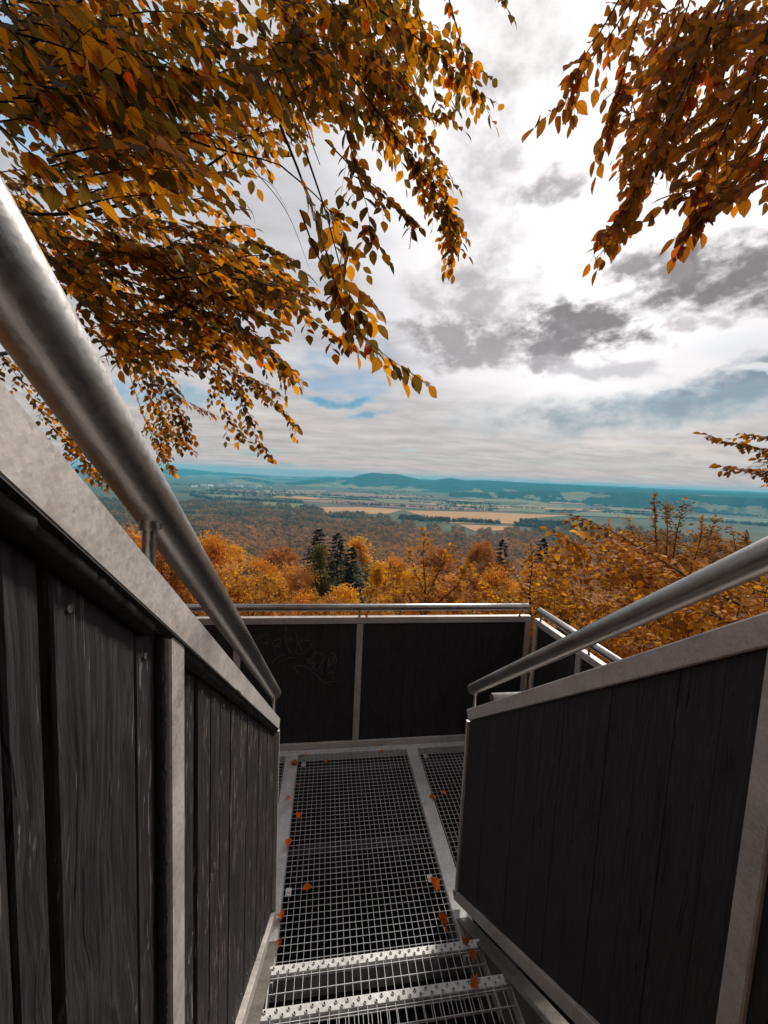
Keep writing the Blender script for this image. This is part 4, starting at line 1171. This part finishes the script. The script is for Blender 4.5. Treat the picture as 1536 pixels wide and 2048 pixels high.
limbsL = [([(-2.6, -.9, 1.5), (-2.0, .2, 3.0), P(-300, 250, 2.0), P(250, -80, 2.4), P(900, -120, 2.5)], .03),
          ([(-2.6, -.9, 1.0), (-2.6, .6, 2.6), P(-60, 420, 2.4), P(200, 420, 2.4), P(420, 330, 2.3), P(620, 170, 2.3)], .018),
          ([(-2.6, -.9, .6), (-2.9, 1.0, 2.3), P(60, 560, 3.0), P(230, 650, 2.9), P(420, 600, 2.6), P(600, 590, 2.5)], .028),
          ([(-2.6, -.9, .3), (-3.6, 2.0, 2.2), P(60, 700, 4.2), P(240, 680, 4.0), P(430, 680, 3.8)], .03),
          ([P(-200, 240, 1.9), P(100, 60, 1.6), P(200, -60, 1.5)], .012), ([P(240, -40, 1.9), P(330, 240, 1.8), P(560, 330, 1.7)], .012),
          ([P(430, -60, 2.0), P(560, 120, 2.0), P(640, 330, 1.9)], .010), ([P(700, -60, 2.2), P(780, 60, 2.2), P(860, 100, 2.2)], .010)]
bl.finish(lb, limbsL, '')
put(MB().tube([(-2.6, -.9, -9.4), (-2.65, -.95, -4), (-2.6, -.9, 0), (-2.5, -.9, 4), (-2.4, -1, 8)], [.34, .28, .24, .18, .05], 14), 'trunk', M['bark'], lb)

rb = empty('beech_tree', (4.6, -.6, -9.0)); tag(rb, 'beech reaching in from the right, rust leaves hanging at the upper right', 'tree')
br_ = Beech(M['leaf_right']); random.seed(21)
for path, leaf, kw in [
    ([(1270, -60, 1.6), (1215, 40, 1.6), (1165, 120, 1.6), (1140, 180, 1.6), (1122, 232, 1.6)], .075, dict(sub=.45)),
    ([(1290, -60, 1.7), (1240, 40, 1.7), (1190, 110, 1.7), (1160, 160, 1.7), (1140, 215, 1.7)], .07, dict(sub=.6)),
    ([(1300, -60, 1.8), (1255, 120, 1.8), (1235, 200, 1.8), (1222, 272, 1.8)], .075, dict(sub=.5)),
    ([(1470, -60, 1.7), (1400, 110, 1.7), (1340, 240, 1.7), (1290, 340, 1.7), (1250, 415, 1.7), (1198, 485, 1.7)], .074, dict(r0=.006, sub=.6)),
    ([(1440, -40, 1.9), (1380, 130, 1.9), (1320, 290, 1.9), (1270, 400, 1.9), (1225, 470, 1.9)], .074, dict(r0=.006, sub=.55)),
    ([(1560, -20, 1.5), (1510, 140, 1.5), (1450, 260, 1.5), (1400, 360, 1.5), (1375, 400, 1.5)], .078, dict(r0=.005, sub=.6)),
    ([(1580, 100, 1.5), (1530, 240, 1.5), (1460, 350, 1.5), (1415, 410, 1.5), (1392, 445, 1.5)], .078, dict(sub=.5)),
    ([(1590, 160, 1.4), (1550, 290, 1.4), (1500, 360, 1.4), (1455, 400, 1.4)], .08, dict(sub=.45)),
    ([(1380, 0, 2.0), (1340, 120, 2.0), (1310, 220, 2.0), (1330, 330, 2.0)], .074, dict(sub=.6)),
    ([(1560, 330, 1.9), (1540, 370, 1.9), (1532, 405, 1.9)], .06, dict(sub=.1)),
]: px_twig(br_, path, leaf, **kw)
POLY_R = [(1190, -40), (1580, -40), (1580, 330), (1480, 395), (1400, 400), (1345, 300), (1300, 380), (1235, 440), (1250, 280), (1245, 170), (1170, 110)]
fill(br_, POLY_R, 62, lambda u, v: 2.1 - .6 * max(0, (u - 1250) / 300), .070, (95, 165), 6, .5, 5, (.9, 1.5))
limbsR = [([(4.6, -.6, 1.5), (3.6, .5, 3.6), P(1750, -60, 2.0), P(1560, -120, 2.0), P(1250, -90, 1.9)], .045),
          ([(4.6, -.6, .8), (3.4, .9, 3.2), P(1640, 60, 1.8), P(1560, -20, 1.7), P(1440, -60, 1.7)], .02), ([P(1640, 60, 1.8), P(1600, 120, 1.6), P(1570, 180, 1.5)], .012)]
br_.finish(rb, limbsR, '')
put(MB().tube([(4.6, -.6, -9.4), (4.55, -.6, -4), (4.6, -.6, 0), (4.7, -.7, 4), (4.8, -.8, 8)], [.32, .27, .23, .17, .05], 14), 'trunk', M['bark'], rb)

# ------------------------------------------------------------------ saplings and shrubs beyond the railing
def sapling(name, label, root_xy, stems, leaf, mat, sub, extra=None, seed=1, cat='sapling', flop=.5):
    random.seed(seed); x, y = root_xy; gz = ground_z(x, y)
    e = empty(name, (x, y, gz)); tag(e, label, cat); b = Beech(mat); limbs = []
    for path, kw in stems:
        pts = [P(*q) for q in path]; b.twig(pts, leaf, sub=sub, flop=flop, **kw)
        q = pts[0]; limbs.append(([(x + random.uniform(-.2, .2), y + random.uniform(-.2, .2), gz - .3), Vector((x, y, gz)).lerp(q, .5) + Vector((random.uniform(-.3, .3), random.uniform(-.3, .3), 0)), q], .02))
    if extra:
        for poly, n, dep, ang, steps, jit in extra: fill(b, poly, n, (lambda d0: (lambda u, v: d0))(dep), leaf, ang, steps, sub, seed + 50, jit)
    b.finish(e, limbs, ''); return e


def around(u, v, d): p = P(u, v, d); return (p.x, p.y)


# big orange shrub right of the platform
PS = [(1110, 1060), (1180, 1060), (1260, 1080), (1330, 1100), (1420, 1110), (1560, 1100), (1560, 1420), (1250, 1420), (1180, 1330), (1090, 1240), (1070, 1180)]
sapling('beech_sapling', 'large orange leafed beech sapling spreading right of the platform corner', around(1330, 1250, 4.6),
        [([(1480, 1210, 3.6), (1400, 1170, 3.7), (1330, 1125, 3.8), (1270, 1090, 3.8), (1210, 1055, 3.9), (1135, 1028, 4.0)], dict(r0=.010)),
         ([(1450, 1240, 3.6), (1380, 1200, 3.7), (1300, 1170, 3.8), (1230, 1130, 3.9)], dict(r0=.008)),
         ([(1560, 1300, 3.0), (1450, 1240, 3.2), (1380, 1225, 3.3), (1290, 1240, 3.5)], dict(r0=.008)),
         ([(1420, 1320, 3.4), (1340, 1290, 3.5), (1270, 1275, 3.6), (1210, 1270, 3.7)], dict(r0=.008)),
         ([(1300, 1210, 4.2), (1240, 1140, 4.2), (1200, 1090, 4.3), (1160, 1060, 4.3)], dict(r0=.008))],
        .082, M['leaf_shrub'], .7, [(PS, 190, 4.4, (180, 300), 7, (.85, 1.6))], 61, flop=.6)
sapling('tall_shrub', 'thin stalked brown shrub with sparse top leaves above the orange sapling', around(1340, 1150, 6.5),
        [([(1320, 1160, 6.4), (1312, 1080, 6.4), (1310, 1030, 6.4), (1308, 985, 6.4)], dict(r0=.012, bare=.2)), ([(1340, 1160, 6.4), (1355, 1060, 6.4), (1370, 1000, 6.4)], dict(r0=.012, bare=.2)),
         ([(1290, 1150, 6.6), (1270, 1080, 6.6), (1255, 1035, 6.6)], dict(r0=.01)), ([(1330, 1150, 6.4), (1335, 1060, 6.4), (1332, 1008, 6.4)], dict(r0=.01)),
         ([(1380, 1150, 6.6), (1400, 1080, 6.6), (1405, 1035, 6.6)], dict(r0=.01)), ([(1220, 1140, 6.6), (1215, 1080, 6.6), (1218, 1045, 6.6)], dict(r0=.01))],
        .075, M['leaf_brown'], .7, [([(1180, 1090), (1240, 1060), (1420, 1050), (1440, 1200), (1180, 1200)], 70, 7., (200, 340), 7, (.9, 1.3))], 62, 'shrub', .7)
sapling('brown_shrub', 'dense brown shrub at the right edge beyond the stair handrail', around(1470, 1150, 8),
        [([(1430, 1150, 8), (1420, 1080, 8), (1430, 1035, 8)], dict(r0=.012)), ([(1480, 1150, 8), (1470, 1090, 8), (1462, 1050, 8)], dict(r0=.012)), ([(1520, 1160, 8), (1500, 1100, 8), (1490, 1070, 8)], dict(r0=.012))],
        .08, M['leaf_brown'], .8, [([(1370, 1070), (1420, 1045), (1470, 1070), (1520, 1110), (1560, 1150), (1560, 1240), (1370, 1240)], 110, 8., (200, 340), 7, (.9, 1.3))], 63, 'shrub', .8)
sapling('willow_sapling', 'upright leafy sapling with pale tips above the middle of the back rail', around(850, 1230, 6.5),
        [([(852, 1230, 6.5), (850, 1160, 6.5), (846, 1110, 6.5), (850, 1062, 6.5)], dict(r0=.014)), ([(850, 1200, 6.5), (880, 1140, 6.5), (898, 1092, 6.5)], dict(r0=.01)), ([(852, 1190, 6.5), (826, 1130, 6.5), (822, 1090, 6.5)], dict(r0=.01)),
         ([(845, 1230, 6.5), (800, 1170, 6.5), (790, 1130, 6.5)], dict(r0=.01)), ([(850, 1225, 6.3), (915, 1170, 6.3), (930, 1125, 6.3)], dict(r0=.01))],
        .085, M['leaf_shrub'], .75, [([(780, 1160), (930, 1150), (950, 1240), (770, 1240)], 34, 6.5, (230, 310), 5, (.9, 1.2))], 64, flop=.8)
sapling('young_oak_sapling', 'bare stemmed sapling with rust tufts left of the railing corner', around(1060, 1230, 6.),
        [([(1062, 1240, 6.), (1060, 1180, 6.), (1064, 1130, 6.), (1060, 1078, 6.)], dict(r0=.013)), ([(1060, 1200, 6.), (1030, 1150, 6.), (1008, 1118, 6.)], dict(r0=.009)), ([(1060, 1190, 6.), (1090, 1140, 6.), (1098, 1104, 6.)], dict(r0=.009)),
         ([(1058, 1230, 6.), (1000, 1190, 6.), (970, 1160, 6.)], dict(r0=.009)), ([(1062, 1235, 5.8), (1115, 1190, 5.8), (1140, 1150, 5.8)], dict(r0=.009))],
        .08, M['leaf_shrub'], .7, [([(950, 1180), (1130, 1140), (1180, 1250), (950, 1250)], 46, 6., (220, 320), 5, (.9, 1.3))], 65, flop=.8)
sapling('ochre_shrub', 'ochre small leaved shrub rising above the back rail at its left', around(510, 1230, 8.5),
        [([(505, 1240, 8.5), (512, 1180, 8.5), (508, 1130, 8.5)], dict(r0=.012)), ([(500, 1235, 8.5), (480, 1180, 8.5), (470, 1145, 8.5)], dict(r0=.01)), ([(510, 1235, 8.5), (535, 1180, 8.5), (545, 1150, 8.5)], dict(r0=.01))],
        .085, M['leaf_shrub'], .8, [([(400, 1150), (470, 1140), (560, 1150), (590, 1240), (400, 1240)], 60, 8.5, (220, 320), 6, (.9, 1.3))], 66, flop=.8)
sapling('golden_shrub', 'low golden shrub along the back rail in front of the spruces', around(680, 1240, 9),
        [([(640, 1250, 9.), (638, 1210, 9.), (630, 1180, 9.)], dict(r0=.01)), ([(730, 1250, 9.), (740, 1200, 9.), (745, 1170, 9.)], dict(r0=.01))],
        .085, M['leaf_shrub'], .8, [([(570, 1200), (640, 1185), (700, 1195), (790, 1180), (800, 1250), (570, 1250)], 46, 9., (220, 320), 6, (.9, 1.3))], 67, 'shrub', .8)
# sprays at the right edge
random.seed(33)
e = empty('rowan_tree', (7.5, 3.5, ground_z(7.5, 3.5))); tag(e, 'two dark leafy sprays reaching in at the right edge above the horizon', 'tree'); b = Beech(M['leaf_brown'])
for path in ([(1640, 900, 3.6), (1560, 905, 3.6), (1500, 892, 3.6), (1450, 885, 3.6), (1416, 870, 3.6)], [(1640, 950, 3.6), (1560, 945, 3.6), (1500, 940, 3.6), (1436, 932, 3.6)], [(1640, 890, 3.5), (1570, 880, 3.5), (1520, 872, 3.5), (1485, 868, 3.5)],
             [(1640, 930, 3.7), (1570, 930, 3.7), (1530, 915, 3.7)], [(1640, 965, 3.7), (1570, 965, 3.7), (1525, 952, 3.7)]):
    b.twig([P(*q) for q in path], .072, r0=.006, sub=.6, flop=.5)
b.finish(e, [([(7.5, 3.5, -2), (6.5, 3.2, 1.5), P(1700, 920, 3.7), P(1620, 930, 3.6)], .04)], '')
gz = ground_z(7.5, 3.5); put(MB().tube([(7.5, 3.5, gz - .4), (7.5, 3.5, -4), (7.5, 3.5, -2), (7.6, 3.6, 3)], [.2, .16, .14, .06], 12), 'trunk', M['bark'], e)

# ------------------------------------------------------------------ fallen leaves
random.seed(9)
MAPLE = [(0, -.12), (.10, .08), (.30, -.02), (.26, .22), (.48, .34), (.30, .46), (.34, .66), (.16, .60), (0, 1.0), (-.16, .60), (-.34, .66), (-.30, .46), (-.48, .34), (-.26, .22), (-.30, -.02), (-.10, .08)]


def fallen(u, v, z, size, mat, label, curl=.5, maple=True, rot=None):
    p = on_z(u, v, z); e_rot = random.uniform(0, 6.28) if rot is None else rot; mb = MB()
    if maple:
        fx, fy = random.uniform(.4, 1.9), random.uniform(.3, 1.6); pts = [(x * q * (1 - .25 * curl), (y - .4) * q, curl * (abs(x) * .55 * fx + (y - .4) ** 2 * fy) + random.uniform(0, .12) * curl) for x, y, q in [(x, y, random.uniform(.6, 1.05)) for x, y in MAPLE]]; V = [(0, 0, .0)] + pts
        mb.add(V, [(0, i + 1, (i + 1) % 16 + 1) for i in range(16)])
    else:
        V = [(a - .5, b_ * 1.0, curl * (abs(b_) * 1.5 + (a - .5) ** 2)) for a, b_, c_ in LEAF_V.tolist()]; mb.add(V, [tuple(t) for t in LEAF_T.tolist()], True)
    o = mb.build('fallen_leaf', mat, None, (p.x, p.y, z + .003)); o.scale = (size, size, size); o.rotation_euler = (random.uniform(-.15, .15), random.uniform(-.15, .15), e_rot)
    tag(o, label, 'leaf', 'fallen leaves'); return o


fl, dr = M['fallen'], M['fallen_dry']
for a in [(587, 1532, .004, .060, dr, 'curled brown leaf on the pale floor strip below the far left corner', 1.4, False), (608, 1511, .001, .050, fl, 'small orange leaf at the far left corner of the main grating', .9),
          (653, 1526, .001, .055, fl, 'orange leaf on the grating a little right of the far left corner', 1.2), (594, 1571, .001, .035, dr, 'tiny brown leaf at the left edge of the grating near the far end', .8, False),
          (576, 1598, .004, .042, fl, 'small round orange leaf lying on the left floor strip', .6, False), (595, 1638, .001, .062, fl, 'narrow bright orange leaf at the left edge of the grating, middle of platform', 1.3, False, 1.9),
          (577, 1694, .001, .065, fl, 'upright orange leaf between left floor strip and grating', 1.5, False, 1.5), (614, 1781, .001, .055, fl, 'orange leaf beside the left grating clip', 1.1, False, .2),
          (564, 1838, .001, .075, fl, 'large orange leaf at the foot of the left balustrade', 1.0, True), (558, 1893, .001, .05, dr, 'brown leaf in the grating below the left balustrade end', 1., False, 1.3),
          (888, 1590, .001, .062, fl, 'orange red leaf on the right hand grating', .7), (864, 1594, .004, .045, dr, 'pale brown leaf on the right floor strip', .5, False, .3),
          (868, 1598, .004, .042, fl, 'small orange leaf on the edge of the right floor strip', 1., False, 1.6), (868, 1780, .001, .085, fl, 'long thin orange leaf below the right grating clip', 1.6, False, 1.7),
          (886, 1850, .001, .105, dr, 'large crumpled brown leaf at the foot of the right balustrade', 1.1), (763, 1504, .001, .035, fl, 'tiny orange leaf at the far edge of the main grating', .8, False),
          (932, 1890, .199, .072, dr, 'crumpled brown leaf on the right end of the lower nosing', .9), (948, 1975, .394, .066, dr, 'star shaped brown leaf on the upper nosing near its right end', .6),
          (733, 1235, 1.166, .032, fl, 'tiny orange leaf on the top bar of the far balustrade', .8, False), (945, 1915, .19, .05, dr, 'dark brown leaf wedged under the lower nosing at right', .9, False, 1.2)]: fallen(*a)

# ------------------------------------------------------------------ haze
m = bpy.data.materials.new('valley_haze'); m.use_nodes = True; m.node_tree.nodes.clear(); n = NT(m.node_tree)
pv = n.node('ShaderNodeVolumePrincipled'); pv.inputs['Color'].default_value = (.16, .72, .95, 1); pv.inputs['Density'].default_value = 9.5e-5; pv.inputs['Anisotropy'].default_value = .0
n.put(n.node('ShaderNodeOutputMaterial').inputs['Volume'], pv.outputs[0])
hzb = MB().box(-18600, 18600, -18600, 18600, PLAIN - 8, 140).build('haze', m); tag(hzb, 'thin blue haze filling the valley air', 'haze', None, 'stuff')
